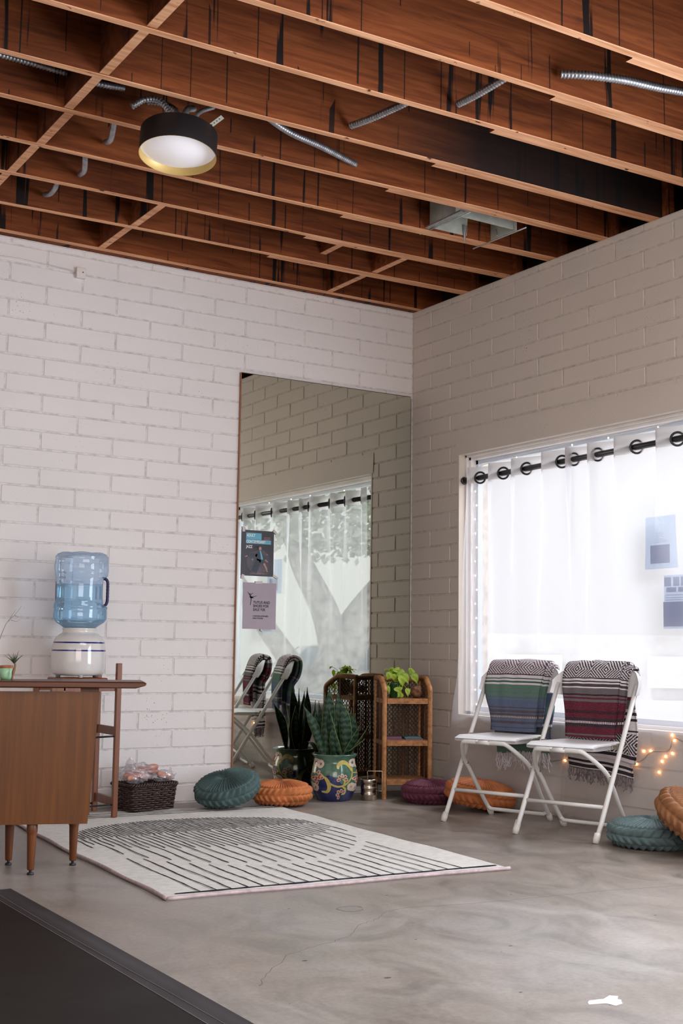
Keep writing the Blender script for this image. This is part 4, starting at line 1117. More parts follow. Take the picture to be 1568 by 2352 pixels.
b.build('woven_side', MT['wicker_dark'], bkt)
b = MB()
for k in range(NS):
    p = []
    for j in range(2):
        hw, hd = (.132, .090) if j == 0 else (.143, .100); x, y, nx, ny = rect_pt((k + .5) / NS, hw, hd); p.append((x, y, .003 + j * .126))
    b.tube(p, .0035, 6)
b.build('stake', MT['wicker_dark'], bkt)
b = MB()
for s_ in (0, pi):
    q = []
    for k in range(240):
        x, y, nx, ny = rect_pt(k / 240, .145, .102); a = k / 240 * 2 * pi * 30 + s_; q.append((x + nx * .006 * cos(a), y + ny * .006 * cos(a), .134 + .006 * sin(a)))
    b.tube(q, .0052, 6, closed=True)
b.build('braided_rim', MT['wicker_dark'], bkt)
b = MB(); b.rbox((0, 0, .005), (.256, .172, .008), .02); b.build('base', MT['wicker_dark'], bkt)
def bagged_shoes(loc, rz, size, tip, label, shoes):
    t = thing('bagged_ballet_shoes', label, 'bag', loc, rz, 'bagged ballet shoes in the basket')
    rnd = random.Random(int(loc[0] * 1000))
    ph = [rnd.uniform(0, 6) for _ in range(8)]
    def crumple(p):
        d = p.normalized() if p.length else p
        k = .10 * sin(9 * d.x + ph[0]) * sin(7 * d.y + ph[1]) + .08 * sin(15 * d.z + ph[2] + 6 * d.x) + .06 * sin(23 * d.x + ph[3]) * sin(19 * d.z)
        return p * (1 + k)
    b = MB(); b.ball((0, 0, size[2]), 1, 22, size, f=None)
    b.v = [tuple(crumple(Vector(p) - Vector((0, 0, size[2]))) + Vector((0, 0, size[2]))) for p in b.v]
    if tip:     # gathered corner of the bag standing up
        tx, ty, tz, tr = tip
        b.lathe([(tr * (1 + .25 * sin(k * 2)), 0 + tz * k / 8) if False else (tr * (1 - k / 8) ** .8 + .002, tz * k / 8) for k in range(9)], 20, c=(tx, ty, size[2] * 1.2), f=lambda r, z, a: (r * (1 + .3 * sin(4 * a + z * 60)), z))
    b.build('plastic_bag', MT['bag'], t)
    for i, (sx, sy_, sz, a, L, pale) in enumerate(shoes):
        M_ = Matrix.Rotation(a, 4, 'Z') @ Matrix.Rotation(rnd.uniform(-.3, .3), 4, 'Y')
        b = MB(); b.ball((sx, sy_, sz), 1, 14, (L / 2, .024, .020), M_, f=lambda p: Vector((p.x, p.y * (1 + .3 * sin(p.x * 30)), p.z * (1 - .25 * cos(p.x * 45)))))
        b.build('ballet_shoe', MT['shoe_pale' if pale else 'shoe_pink'], t)
    return t
def BKp(x, y, z): return bk_c + Vector((x * cos(BA) - y * sin(BA), x * sin(BA) + y * cos(BA), z))
bagged_shoes(BKp(-.086, -.052, .1425), BA, (.078, .046, .036), (-.03, .01, .03, .02), 'plastic bag of pink shoes at the basket end by the stand', [(-.02, -.012, .038, .3, .12, 0), (.03, .010, .034, -.3, .10, 1), (-.02, .012, .042, .1, .11, 0)])
bagged_shoes(BKp(.086, -.050, .1425), BA + .1, (.078, .044, .030), None, 'plastic bag of pink shoes draping over the outer basket rim', [(-.01, -.012, .032, .3, .12, 0), (.02, .010, .030, -.2, .10, 1)])
bagged_shoes(BKp(.000, .052, .1425), BA - .1, (.118, .042, .046), (-.055, .0, .072, .032), 'topmost plastic bag of pink shoes with its corner pointing up', [(.035, 0, .060, -.18, .15, 0), (-.03, .008, .045, .2, .11, 1), (.05, -.008, .040, -.25, .12, 0)])

# ------------------------------------------------------------------ pleated floor cushions
def cushion(loc, R, H, tilt_axis, tilt, mat, label, spin=0.0, n=30):
    h = H / 1.95; NT_ = n * 14; P0 = .80; RT = (R - h) + h * cos(P0) * 1.02
    prof = []
    for k in range(26): prof.append((RT * k / 26, 'T', k / 26))
    for k in range(37): prof.append((None, 'S', k / 36))
    for k in range(9): prof.append(((R - h) * (1 - k / 8), 'B', k / 8))
    vs, fs = [], []
    saw = lambda x: (lambda f: f / .72 if f < .72 else (1 - f) / .28)(x - math.floor(x))
    for r, part, s in prof:
        for i in range(NT_):
            a = 2 * pi * i / NT_
            if part == 'T':
                rr, z = r, h * (1.16 - (1.16 - sin(P0)) * s ** 2.2) - .42 * h * exp(-(r / .030) ** 2)
                pl = saw(2 * n * a / (2 * pi) + .9 * s + .25 * sin(3 * a)) ; amp = .0100 * sm(.05, .4, s) * (1 - .35 * sm(.85, 1, s)) + .002
                fl = sin(n * 1.0 * a + 2 * s + 1.5 * sin(2 * a))
                z += amp * (pl - .5) + .001 * fl; nx, nz = 0, 1
                p = (rr * cos(a), rr * sin(a), z)
            elif part == 'S':
                ph = P0 - (pi / 2 + P0) * s; v = s * 3.0; row = int(min(2, v)); f = v - row
                sl = (1, -1, 1)[row] * .75
                pl = saw(n * a / (2 * pi) + sl * (f - .5) + row * .5)
                e = sin(pi * f) ** .55
                d = .0110 * (pl * e - .45) - .004 * (1 - e)
                rr = (R - h) + (h + d) * cos(ph) * 1.02; z = (h + d) * sin(ph)
                p = (rr * cos(a), rr * sin(a), z)
            else:
                p = (r * cos(a), r * sin(a), -h * .97 - .0 + .12 * h * s)
            vs.append(p)
    m = len(prof)
    for j in range(m - 1):
        for i in range(NT_):
            fs.append((j * NT_ + i, (j + 1) * NT_ + i, (j + 1) * NT_ + (i + 1) % NT_, j * NT_ + (i + 1) % NT_))
    b = MB(); b.add(vs, fs)
    rot = Matrix.Rotation(tilt, 3, Vector(tilt_axis)) @ Matrix.Rotation(spin, 3, 'Z') if tilt else Matrix.Rotation(spin, 3, 'Z')
    b.v = [tuple(rot @ Vector(p)) for p in b.v]
    zmin = min(p[2] for p in b.v)
    t = thing('floor_cushion', label, 'cushion', (loc[0], loc[1], loc[2] - zmin), group=None)
    b.build('pleated_cover', MT[mat], t)
    bt = MB(); c = rot @ Vector((0, 0, h * .76)); bt.ball(c, .011, 8, (1, 1, .6), rot.to_4x4()); bt.build('button', MT[mat], t)
    return t
cushion((-1.440, -.335, .0092), .178, .120, (.45, -.88, .0), .32, 'teal', 'round pleated teal velvet cushion leaning against the white block wall', .3)
cushion((-1.100, -.330, 0.010), .170, .112, (1, 0, 0), 0, 'orange', 'round pleated rust orange cushion lying between teal cushion and flower pot', .1)
cushion((-.275, -.585, 0), .160, .115, (1, 0, 0), 0, 'plum', 'round pleated plum velvet cushion in front of the rattan shelf', .2)
cushion((-.222, -.985, 0), .194, .128, (.55, .83, 0), .14, 'orange', 'round pleated orange cushion lying behind the folding chair with blue blanket', .15)
cushion((-.300, -2.325, 0), .200, .110, (1, 0, 0), 0, 'dusty_teal', 'round pleated dusty teal cushion lying flat under the tan cushion', .4)
cushion((-.330, -2.62, .012), .190, .145, (.89, .45, 0), .55, 'tan', 'round pleated tan velvet cushion tilted on its rim against dusty teal cushion', .0)

# ------------------------------------------------------------------ flower pot with snake plant
PCX, PCY = -.703, -.240
sp_ = thing('snake_plant', 'snake plant in a green and blue hand painted pot by the mirror', 'plant', (PCX, PCY, 0))
PPR = [(0, 0), (.092, 0), (.097, .004), (.112, .035), (.127, .075), (.1345, .115), (.1345, .145), (.128, .18), (.119, .212), (.1165, .228), (.121, .245), (.131, .258), (.1315, .263), (.127, .264), (.118, .25), (.112, .235), (.09, .232), (0, .234)]
PB = MB(); PB.lathe(PPR[:16], 64)
b = MB(); b.lathe([(.1135, .236), (.08, .240), (.04, .244), (0, .243)], 32, f=lambda r, z, a: (r, z + .004 * sin(9 * a + r * 90))); b.build('soil', MT['soil'], sp_)
def pot_r(z):
    for (r0, z0), (r1, z1) in zip(PPR[1:13], PPR[2:14]):
        if z0 <= z <= z1: return lerp(r0, r1, (z - z0) / max(1e-6, z1 - z0))
    return .13
A0 = atan2(-.855, -.52)
def on_pot(px, py, off=.0012, add=0.0):
    dl = math.asin(max(-.98, min(.98, (px - 1197) / 192))) + add; z = max(.006, (1292 - py) / 1408)
    r = pot_r(z) + off; a = A0 + dl
    return Vector((r * cos(a), r * sin(a), z))
yel, crm, red = MB(), MB(), MB()
def ribbon(mb, pts, w, add, off=.0014):
    q = bez([(p[0], p[1], 0) for p in pts], 10 * len(pts)); n = len(q); L, R = [], []
    for i, p in enumerate(q):
        d = (q[min(n - 1, i + 1)] - q[max(0, i - 1)]).normalized(); ww = w * (.35 + .65 * sin(pi * min(1, (i + 2) / (n + 2)) ** .8)) / 2
        L.append(on_pot(p.x - d.y * ww, p.y + d.x * ww, off, add)); R.append(on_pot(p.x + d.y * ww, p.y - d.x * ww, off, add))
    mb.add(L + R, [(i, i + 1, n + i + 1, n + i) for i in range(n - 1)])
def petals(mb, cx, cy, r, k, wid, add, off=.0016, a0=0, arc=2 * pi):
    for j in range(k):
        a = a0 + arc * j / k; c = (cx + cos(a) * r * .62, cy + sin(a) * r * .62)
        pts_ = []
        for q in range(10):
            t_ = 2 * pi * q / 10; ex, ey = cos(t_) * r * (.36 if mb is not red else .27), sin(t_) * wid * (1 + .35 * cos(t_))
            pts_.append(on_pot(c[0] + ex * cos(a) - ey * sin(a), c[1] + ex * sin(a) + ey * cos(a), off, add))
        mb.add(pts_, [tuple(range(10))], smooth=False)
for add in (0, 2 * pi / 3, 4 * pi / 3):
    ribbon(yel, [(1020, 1062), (1075, 1068), (1120, 1100), (1165, 1145), (1225, 1168), (1285, 1155), (1325, 1115), (1345, 1060), (1350, 1000)], 15, add)
    ribbon(yel, [(1228, 1030), (1232, 1000), (1265, 980), (1300, 985), (1325, 1010), (1343, 1050)], 34, add)
    ribbon(yel, [(1120, 1095), (1145, 1130), (1155, 1175), (1135, 1210), (1085, 1212)], 32, add)
    ribbon(yel, [(1260, 1163), (1290, 1190), (1290, 1225), (1262, 1232)], 18, add); ribbon(yel, [(1275, 1155), (1282, 1125), (1262, 1108)], 16, add)
    for cx, cy in ((1072, 995), (1338, 1172), (1360, 985), (1035, 1180)): petals(crm, cx, cy, 34, 5, 17, add, .0017)
    for cx, cy, a0 in ((1262, 1112, 3.0), (1075, 1122, 2.2), (1258, 1232, 2.2), (1050, 1085, -1)):
        petals(crm, cx, cy, 48, 5, 12, add, .0015, a0, 4.2); petals(red, cx, cy, 46, 5, 6, add, .0021, a0, 4.2)
    for cx, cy in ((1072, 995), (1338, 1172)): petals(red, cx, cy, 9, 4, 3, add, .0024)
for i_, mb_ in ((1, yel), (2, crm), (3, red)):
    PB.mi = i_; PB.add(mb_.v, mb_.f)
PB.build('pot', [MT['pot'], MT['paint_yellow'], MT['paint_cream'], MT['paint_red']], sp_)
RV, VV = Vector((.852, -.523, 0)), Vector((.523, .852, 0))     # across and away from the camera at the pot
def sleaf(base, tip, width, bend=.0, depth=0.0, curl=0.0, twist=0.0):
    """base, tip: (across, up) in metres from pot axis; depth: how far behind (+) or before the axis"""
    N = 20
    B_ = RV * base[0] + VV * (depth * .5) + Vector((0, 0, .236)); T_ = RV * tip[0] + VV * depth + Vector((0, 0, .236 + tip[1]))
    ax = (T_ - B_); L = ax.length; side = (RV * cos(twist) + VV * sin(twist)); side = (side - ax.normalized() * side.dot(ax.normalized())).normalized(); nr = ax.normalized().cross(side)
    vs, uv, fs = [], [], []
    for i in range(N + 1):
        s = i / N; w = width * 1.22 * (.42 + .58 * sm(0, .4, s)) * (1 - sm(.55, 1.0, s) ** 1.5 * .97) * .5
        c = B_ + ax * s + side * (bend * sin(pi * s)) + nr * (curl * s * s)
        sd_ = (side * cos(.5 * s) + nr * sin(.5 * s) * (1 if twist >= 0 else -1))
        for j in range(7):
            q = (j - 3) / 3; vs.append(c + sd_ * (q * w) + nr * (abs(q) ** 1.6 * w * .42)); uv.append((.5 + q * .5, s * L / .4))
    for i in range(N):
        for j in range(6): fs.append((i * 7 + j, i * 7 + j + 1, (i + 1) * 7 + j + 1, (i + 1) * 7 + j))
    b = MB(); b.add(vs, fs, uv)
    o = b.build('leaf', MT['snake'], sp_); md = o.modifiers.new('thickness', 'SOLIDIFY'); md.thickness = .003; md.offset = 0; return o
K_px = 1408.0
def zl(bx, tx, ty, width, by=885, **k): sleaf(((bx - 1197) / K_px, 0), ((tx - 1197) / K_px, (by - ty) / K_px), width, **k)
zl(1112, 1146, 300, .062, bend=.010, depth=-.01); zl(1108, 935, 455, .046, bend=.018, depth=-.055, twist=.2); zl(1262, 1150, 470, .050, bend=-.030, depth=-.05, twist=-.3)
zl(1290, 1240, 395, .058, bend=.012, depth=-.035); zl(1262, 1395, 610, .046, bend=.022, depth=-.06, twist=.5); zl(1255, 1362, 520, .050, bend=.018, depth=.0, twist=.2)
zl(1285, 1332, 478, .042, bend=.0, depth=.03); zl(1272, 1482, 640, .034, bend=.03, depth=-.03, twist=.9, curl=.02); zl(1240, 1440, 720, .028, bend=.02, depth=-.05, twist=.8)
zl(1160, 1168, 340, .040, bend=-.006, depth=.03, twist=-.4); zl(1215, 1225, 560, .045, bend=-.02, depth=-.03, twist=.3)
zl(1230, 1180, 520, .055, bend=.0, depth=.085); zl(1190, 1110, 360, .05, bend=-.01, depth=.09, twist=.3); zl(1170, 1060, 430, .05, bend=-.012, depth=.11, twist=-.2); zl(1255, 1290, 440, .05, bend=.01, depth=.10, twist=-.4)
zl(1205, 1215, 330, .052, bend=.01, depth=.07); zl(1150, 1035, 480, .044, bend=-.02, depth=.06, twist=.3)
# one old leaf folding over the rim at the back
b = MB(); vs, uv, fs = [], [], []
cl = bez([RV * -.02 + VV * .06 + Vector((0, 0, .24)), RV * -.03 + VV * .10 + Vector((0, 0, .31)), RV * -.035 + VV * .165 + Vector((0, 0, .25)), RV * -.03 + VV * .175 + Vector((0, 0, .15))], 16)
for i, p in enumerate(cl):
    s = i / (len(cl) - 1); w = .032 * (1 - .9 * sm(.6, 1, s))
    for j in range(5): q = (j - 2) / 2; vs.append(p + RV * q * w + VV * abs(q) * .006); uv.append((.5 + q * .5, s * .5))
for i in range(len(cl) - 1):
    for j in range(4): fs.append((i * 5 + j, i * 5 + j + 1, (i + 1) * 5 + j + 1, (i + 1) * 5 + j))
b.add(vs, fs, uv); b.build('leaf', MT['snake'], sp_, 'old leaf folding down over the pot rim')

# ------------------------------------------------------------------ tiffin can
tf = thing('metal_canister', 'small brushed steel canister with wire handle beside the flower pot', 'canister', (-.520, -.328, 0))
b = MB(); b.lathe([(0, 0), (.044, 0), (.047, .003), (.047, .028), (.0488, .031), (.0488, .035), (.047, .038), (.047, .064), (.0488, .067), (.0488, .071), (.047, .074), (.047, .098), (.0495, .100), (.0495, .106)], 40); b.build('body', MT['steel'], tf)
b = MB(); b.lathe([(.0497, .104), (.0503, .108), (.0503, .118), (.048, .121), (.044, .1195), (0, .121)], 40); b.build('lid', MT['steel'], tf)
b = MB(); q = [RV * -.008 + Vector((0, 0, .118)), RV * -.010 + Vector((0, 0, .160)), RV * -.006 + Vector((0, 0, .164)), RV * .072 + Vector((0, 0, .164)), RV * .077 + Vector((0, 0, .159)), RV * .077 + Vector((0, 0, .055)), RV * .073 + Vector((0, 0, .050)), RV * .046 + Vector((0, 0, .052))]
b.tube(q, .0024, 6); b.build('handle', MT['steel'], tf)

# ------------------------------------------------------------------ rattan shelf
SH_A = radians(-21.5); SHX, SHY = -.428, -.346
sh = thing('rattan_shelf', 'small three tier rattan shelf with woven lattice back in the room corner', 'shelf', (SHX, SHY, 0), SH_A)
SW, SDp, PR = .304, .235, .0150
def wrapped(path, r, wrap=.0042):
    """pole bound with flat cane: tiny ridges"""
    L = 0; P = [Vector(p) for p in path]; seg = [0]
    for a, c in zip(P, P[1:]): L += (c - a).length; seg.append(L)
    n = int(L / (wrap / 2)); q, rr = [], []; j = 0
    for i in range(n + 1):
        s = L * i / n
        while j < len(seg) - 2 and seg[j + 1] < s: j += 1
        q.append(P[j].lerp(P[j + 1], (s - seg[j]) / (seg[j + 1] - seg[j]))); rr.append(r * (1 if i % 2 else .925))
    return q, rr
def pole(name, path, r=PR, mat='rattan', n=12):
    q, rr = wrapped(path, r); b = MB(); b.tube(q, rr, n); return b.build(name, MT[mat], sh)
for x, y, h in ((0, 0, .630), (SW - 2 * PR, 0, .630), (0, SDp, .685), (SW - 2 * PR, SDp, .685)): pole('post', [(x, y, 0), (x, y, h)])
for x in (0, SW - 2 * PR): pole('side_rail', bez([(x, .0, .615), (x, .012, .640), (x, .075, .682), (x, .10, .694), (x, .16, .697), (x, SDp + .008, .692)], 30), PR * 1.12)
pole('top_rail', [(0, SDp, .688), (SW - 2 * PR, SDp, .688)])
for z in (.565, .322, .098):
    b = MB()
    for y_ in (0, SDp):
        # front and back edge boards bound in cane: vertical ridges
        L = SW - 4 * PR; n = 96; vs = []
        for i in range(n + 1):
            x = PR + L * i / n; d = .0012 if i % 2 else 0
            for (dy, dz) in ((-.008 - d, -.0155), (-.0085 - d, 0), (-.008 - d, .0155), (.008, .0155), (.008, -.0155)): vs.append((x, y_ + dy, z + dz))
        b.add(vs, [(i * 5 + k, i * 5 + (k + 1) % 5, (i + 1) * 5 + (k + 1) % 5, (i + 1) * 5 + k) for i in range(n) for k in range(5)], smooth=False)
    for x_ in (0, SW - 2 * PR): b.bbox((x_ - .006, PR, z - .013), (x_ + .006, SDp - PR, z + .013))
    b.bbox((.004, .006, z + .006), (SW - 2 * PR - .004, SDp - .006, z + .0155)); b.build('shelf_board', MT['rattan'], sh)
def lattice(o, ex, w, z0, z1, topf=None):
    """crossing cane strands on a vertical panel"""
    b = MB(); o, ex = Vector(o), Vector(ex).normalized(); step = .0235
    n = ex.cross(Vector((0, 0, 1)))
    for sgn in (1, -1):
        c = -1.0
        k = int((w + (z1 - z0)) / step) + 2
        for i in range(-k, k):
            c = i * step; pts_ = []
            # line: z = z0 + sgn*1.15*(x - c)
            for s in range(41):
                x = w * s / 40; z = z0 + sgn * 1.15 * (x - c); lim = z1 if topf is None else topf(x)
                if z0 <= z <= lim: pts_.append(o + ex * x + Vector((0, 0, z)) + n * (.0016 * sgn))
            if len(pts_) > 1: b.tube([pts_[0], pts_[-1]], .0023, 4)
    k = int(w / .036)
    for i in range(1, k + 1):
        x = w * i / (k + 1); lim = z1 if topf is None else topf(x); b.tube([o + ex * x + Vector((0, 0, z0)), o + ex * x + Vector((0, 0, lim))], .0027, 4)
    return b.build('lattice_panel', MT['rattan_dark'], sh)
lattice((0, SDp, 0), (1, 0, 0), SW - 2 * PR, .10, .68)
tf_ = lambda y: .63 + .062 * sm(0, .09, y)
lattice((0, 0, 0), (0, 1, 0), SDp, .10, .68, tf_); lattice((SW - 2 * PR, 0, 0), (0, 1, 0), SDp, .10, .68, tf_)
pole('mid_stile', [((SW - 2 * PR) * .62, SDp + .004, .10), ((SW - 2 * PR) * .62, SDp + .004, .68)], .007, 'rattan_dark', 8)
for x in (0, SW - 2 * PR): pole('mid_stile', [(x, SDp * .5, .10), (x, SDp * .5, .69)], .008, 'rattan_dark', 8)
def SHp(x, y, z): return Vector((SHX + x * cos(SH_A) - y * sin(SH_A), SHY + x * sin(SH_A) + y * cos(SH_A), z))
ZS1, ZS2 = .5806, .3376
# pothos
ptc = SHp(.080, .082, ZS1)
po = thing('potted_pothos', 'lime green pothos in a dark green pot on top of the rattan shelf', 'plant', ptc)
b = MB(); b.lathe([(0, 0), (.031, 0), (.034, .004), (.042, .075), (.0455, .082), (.0455, .092), (.042, .092), (.040, .082), (0, .080)], 32); b.build('pot', MT['green_pot'], po)
b = MB(); b.lathe([(.0405, .083), (.02, .086), (0, .086)], 16); b.build('soil', MT['soil'], po)
KS = 1935.0; lat = Vector((.845, -.535, 0)); awy = Vector((.535, .845, 0))
def heart(c, tipdir, facing, L, W, droop=.35):
    """heart leaf: c base, tipdir unit, facing normal"""
    tipdir = Vector(tipdir).normalized(); facing = Vector(facing); facing = (facing - tipdir * facing.dot(tipdir)).normalized(); sd = tipdir.cross(facing)
    N = 12; vs, uv, fs = [], [], []
    for i in range(N + 1):
        s = i / N; w = W * .5 * (min(1, (s + .02) / .16) ** .6) * (1 - sm(.2, 1, s) ** 1.25) * 1.08
        cc = c + tipdir * (L * (s - .04)) - facing * (droop * L * s * s)
        for j in range(9):
            q = (j - 4) / 4; back = .10 * L * max(0, 1 - s * 5) * (abs(q))
            vs.append(cc + sd * (q * w) + facing * (.16 * w * abs(q) + .0015 * sin(s * 9 + q * 4)) - tipdir * back); uv.append((.5 + q * .5, s))
    for i in range(N):
        for j in range(8): fs.append((i * 9 + j, i * 9 + j + 1, (i + 1) * 9 + j + 1, (i + 1) * 9 + j))
    MB().add(vs, fs, uv).build('leaf', MT['pothos'], po)
pst = MB()
cam_dir = (-awy + Vector((0, 0, .25))).normalized()
def PL(px, py, tx, ty, wpx, dep=-.01, face=None, droop=.2, stem=True):
    """leaf from base pixel to tip pixel of the detail view (pot axis at 862, shelf at 522)"""
    c = lat * ((px - 862) / KS) + awy * dep + Vector((0, 0, (522 - py) / KS)); tp = lat * ((tx - 862) / KS) + awy * (dep - .008) + Vector((0, 0, (522 - ty) / KS))
    heart(c, tp - c, face or (cam_dir + lat * random.uniform(-.5, .5) + Vector((0, 0, random.uniform(0, .7)))), (tp - c).length, wpx / KS, droop)
    if stem:
        s0 = Vector((random.uniform(-.015, .015), random.uniform(-.015, .015), .085)); pst.tube(bez([s0, (s0 + c) / 2 + Vector((0, 0, .02)), c], 8), .0013, 5)
PL(758, 188, 724, 216, 52, -.06, face=Vector((0, 0, 1)), droop=.05); PL(850, 190, 815, 260, 80, .03); PL(870, 185, 905, 250, 80, .0); PL(800, 240, 760, 330, 75, -.05); PL(905, 225, 1000, 290, 95, -.03)
PL(930, 270, 960, 410, 90, -.055, droop=.3); PL(965, 250, 1025, 380, 75, -.04); PL(1060, 195, 1020, 260, 80, .0); PL(1075, 250, 1125, 370, 80, -.01, droop=.3); PL(1000, 415, 1010, 515, 60, -.06, droop=.1)
PL(890, 400, 905, 470, 95, -.065, droop=.1); PL(935, 465, 875, 515, 80, -.07, droop=.1); PL(780, 390, 800, 490, 40, -.06, droop=.1); PL(840, 255, 850, 330, 90, -.02); PL(800, 215, 850, 200, 60, .01)
for k in range(14):
    a = k * .45 + .6; r = .052 * random.uniform(.7, 1.15); c = Vector((cos(a) * r * .5, sin(a) * r * .5, .115 + random.uniform(0, .05))); tp = Vector((cos(a) * r * 1.3, sin(a) * r * 1.3, .115 + random.uniform(-.03, .06)))
    if (awy.dot(tp)) > .0: heart(c, tp - c, Vector((0, 0, 1)) + Vector((cos(a), sin(a), 0)) * .4, .055, .045, .3); pst.tube([(0, 0, .085), c], .0013, 5)
pst.tube(bez([lat * -.02 + awy * -.02 + Vector((0, 0, .09)), lat * -.046 + awy * -.045 + Vector((0, 0, .09)), lat * -.045 + awy * -.055 + Vector((0, 0, .05)), lat * -.03 + awy * -.06 + Vector((0, 0, .025))], 12), .0014, 5)
pst.tube(bez([lat * .0 + awy * -.03 + Vector((0, 0, .092)), lat * .03 + awy * -.052 + Vector((0, 0, .098)), lat * .022 + awy * -.062 + Vector((0, 0, .06))], 12), .0014, 5)
pst.build('stem', MT['pothos'], po)
rk = MB(); rk.ball((0, 0, .036), 1, 18, (.036, .034, .036), f=lambda p: p * (1 + .10 * sin(p.x * 170 + 2) * sin(p.y * 140) + .08 * sin(p.z * 190 + p.x * 120)))
rk.v = [(x, y, max(0, z)) for x, y, z in rk.v]; o = rk.build('rough_stone', MT['stone']); o.location = SHp(.206, .062, ZS1); tag(o, 'rough brown stone on the shelf top next to the pothos', 'stone')
o = MB().ball((0, 0, .032), 1, 14, (.024, .022, .026), f=lambda p: p * (1 + .12 * sin(p.x * 200) * sin(p.z * 160))).build('rough_stone', MT['stone']); o.location = SHp(.212, .132, ZS1); tag(o, 'smaller brown stone behind the rough stone on the shelf', 'stone')
def leaflet(x, y, z, a, w, d, h, mat, label):
    t = thing('leaflet', label, 'leaflet', SHp(x, y, z), SH_A + a)
    b = MB(); b.box((0, 0, h / 2), (w, d, h)); b.build('pages', MT[mat], t); return t
leaflet(.070, .085, ZS2, .05, .115, .15, .006, 'leaflet_plum', 'plum leaflet flat on the middle shelf at the post side, lower one'); leaflet(.062, .105, ZS2 + .0062, .0, .105, .12, .012, 'leaflet_plum', 'plum leaflet pile topping the middle shelf beneath the pothos')
leaflet(.187, .080, ZS2, -.06, .105, .15, .010, 'leaflet_plum', 'plum leaflet under the teal leaflet on the middle shelf'); tl_ = leaflet(.186, .092, ZS2 + .0104, -.10, .100, .13, .006, 'leaflet_teal', 'teal leaflet with pale print on the middle shelf')
b = MB(); b.poly([(-.03, -.055, .0064), (.04, -.055, .0064), (.04, -.02, .0064), (-.03, -.02, .0064)]); b.build('print', MT['leaflet_pale'], tl_)

# ------------------------------------------------------------------ folding chairs
def make_chair(label):
    t = thing('folding_chair', label, 'chair', group='white folding chairs by the window')
    r = .0115
    def ftube(s): return [(s * .212, .006, .012), (s * .213, .055, .09), (s * .215, .262, .435), (s * .216, .425, .708)]
    for s in (-1, 1):
        b = MB(); b.tube(ftube(s), r, 12); lg = b.build('leg', MT['chair_white'], t)
        b = MB(); d = Vector((0, .48, .877)).normalized(); b.tube([Vector((s * .212, -.004, .0)), Vector((s * .212, .006, .020)), Vector((s * .2115, .018, .042))], [.0135, .0165, .0145], 12); b.build('foot_cap', MT['foot'], lg)
    # rear frame: U tube bent under the seat front
    for s in (-1, 1):
        b = MB(); q = bez([(s * .03, .035, .404), (s * .095, .036, .404), (s * .130, .048, .396), (s * .172, .115, .338), (s * .188, .166, .292), (s * .186, .215, .238), (s * .182, .30, .130), (s * .177, .395, .022)], 48)
        b.tube(q, r * .95, 12); lg = b.build('leg', MT['chair_white'], t)
        b = MB(); b.tube([(s * .176, .408, 0), (s * .176, .398, .018), (s * .1765, .385, .036)], [.0135, .0165, .0145], 12); b.build('foot_cap', MT['foot'], lg)
    b = MB(); b.tube([(-.04, .035, .404), (.04, .035, .404)], r * .95, 12); b.build('seat_rail', MT['chair_white'], t)
    b = MB(); b.tube([(-.210, .094, .152), (.210, .094, .152)], .0095, 10); b.build('front_stretcher', MT['chair_white'], t)
    b = MB(); b.tube(bez([(-.177, .372, .048), (-.160, .368, .038), (-.13, .366, .035), (.13, .366, .035), (.160, .368, .038), (.177, .372, .048)], 30), .0095, 10); b.build('rear_stretcher', MT['chair_white'], t)
    b = MB()
    for s in (-1, 1): b.tube([(s * .206, .172, .287), (s * .176, .172, .287)], .006, 8); b.box((s * .202, .255, .420), (.008, .04, .03))
    b.build('hinge_bracket', MT['steel'], t)
    # moulded seat
    def seat(u, v, up):
        x = (u - .5) * 2; y = v; hw = .192 * (1 - .16 * y * y) * (1 - .10 * max(0, abs(y - .5) * 2 - .75) / .25 * .6)
        px = x * hw; py = lerp(.038, .392, y)
        e = max(0, (abs(x) - .9) / .1) ** 2; f = max(0, (abs(y - .5) * 2 - .92) / .08) ** 2
        z = .436 - .008 * (1 - x * x) * sin(pi * y) - .006 * sm(.0, .12, .12 - y) - .010 * max(e, f)
        if not up: z = .404 + .004 * max(e, f)
        return (px, py + (.012 * (abs(x) ** 3) if y < .5 else -.012 * abs(x) ** 3), z)
    b = MB(); b.grid(lambda u, v: seat(u, v, True), 28, 28); nb = len(b.v); b.grid(lambda u, v: seat(u, v, False), 28, 28); W = 29
    per = [i for i in range(29)] + [W * k + 28 for k in range(1, 29)] + [W * 28 + i for i in range(27, -1, -1)] + [W * k for k in range(27, 0, -1)]
    n = len(per); fs = [(per[i], per[(i + 1) % n], nb + per[(i + 1) % n], nb + per[i]) for i in range(n)]
    for f in fs: b.f.append(f); b.m.append(0); b.sm.append(True)
    b.build('seat', MT['chair_plastic'], t)
    # moulded backrest wrapping the tube tops
    def back(u, v, o):
        x = (u - .5) * 2; c = max(0, abs(x) - .70) / .30
        z0, z1 = .650 + .012 * c ** 3, .778 - .055 * c ** 2.4            # broad round shoulders
        z = lerp(z0, z1, v); px = .236 * x
        y = .600 * min(z, .70) + .25 * max(0, z - .70) + .046 * (1 - abs(x) ** 5) - .006 + o * lerp(.009, .019, sm(.80, .97, abs(x)))
        return (px, y, z)
    b = MB(); b.grid(lambda u, v: back(u, v, -1), 30, 14); nb = len(b.v); b.grid(lambda u, v: back(u, v, 1), 30, 14); W = 31
    per = [i for i in range(31)] + [W * k + 30 for k in range(1, 15)] + [W * 14 + i for i in range(29, -1, -1)] + [W * k for k in range(13, 0, -1)]
    n = len(per)
    for i in range(n): b.f.append((per[i], per[(i + 1) % n], nb + per[(i + 1) % n], nb + per[i])); b.m.append(0); b.sm.append(True)
    b.build('backrest', MT['chair_plastic'], t)
    return t
CH2, CA2 = (-.558, -1.963, 0), -1.2446
CH1, CA1 = (-.600, -1.455, 0), -1.2217
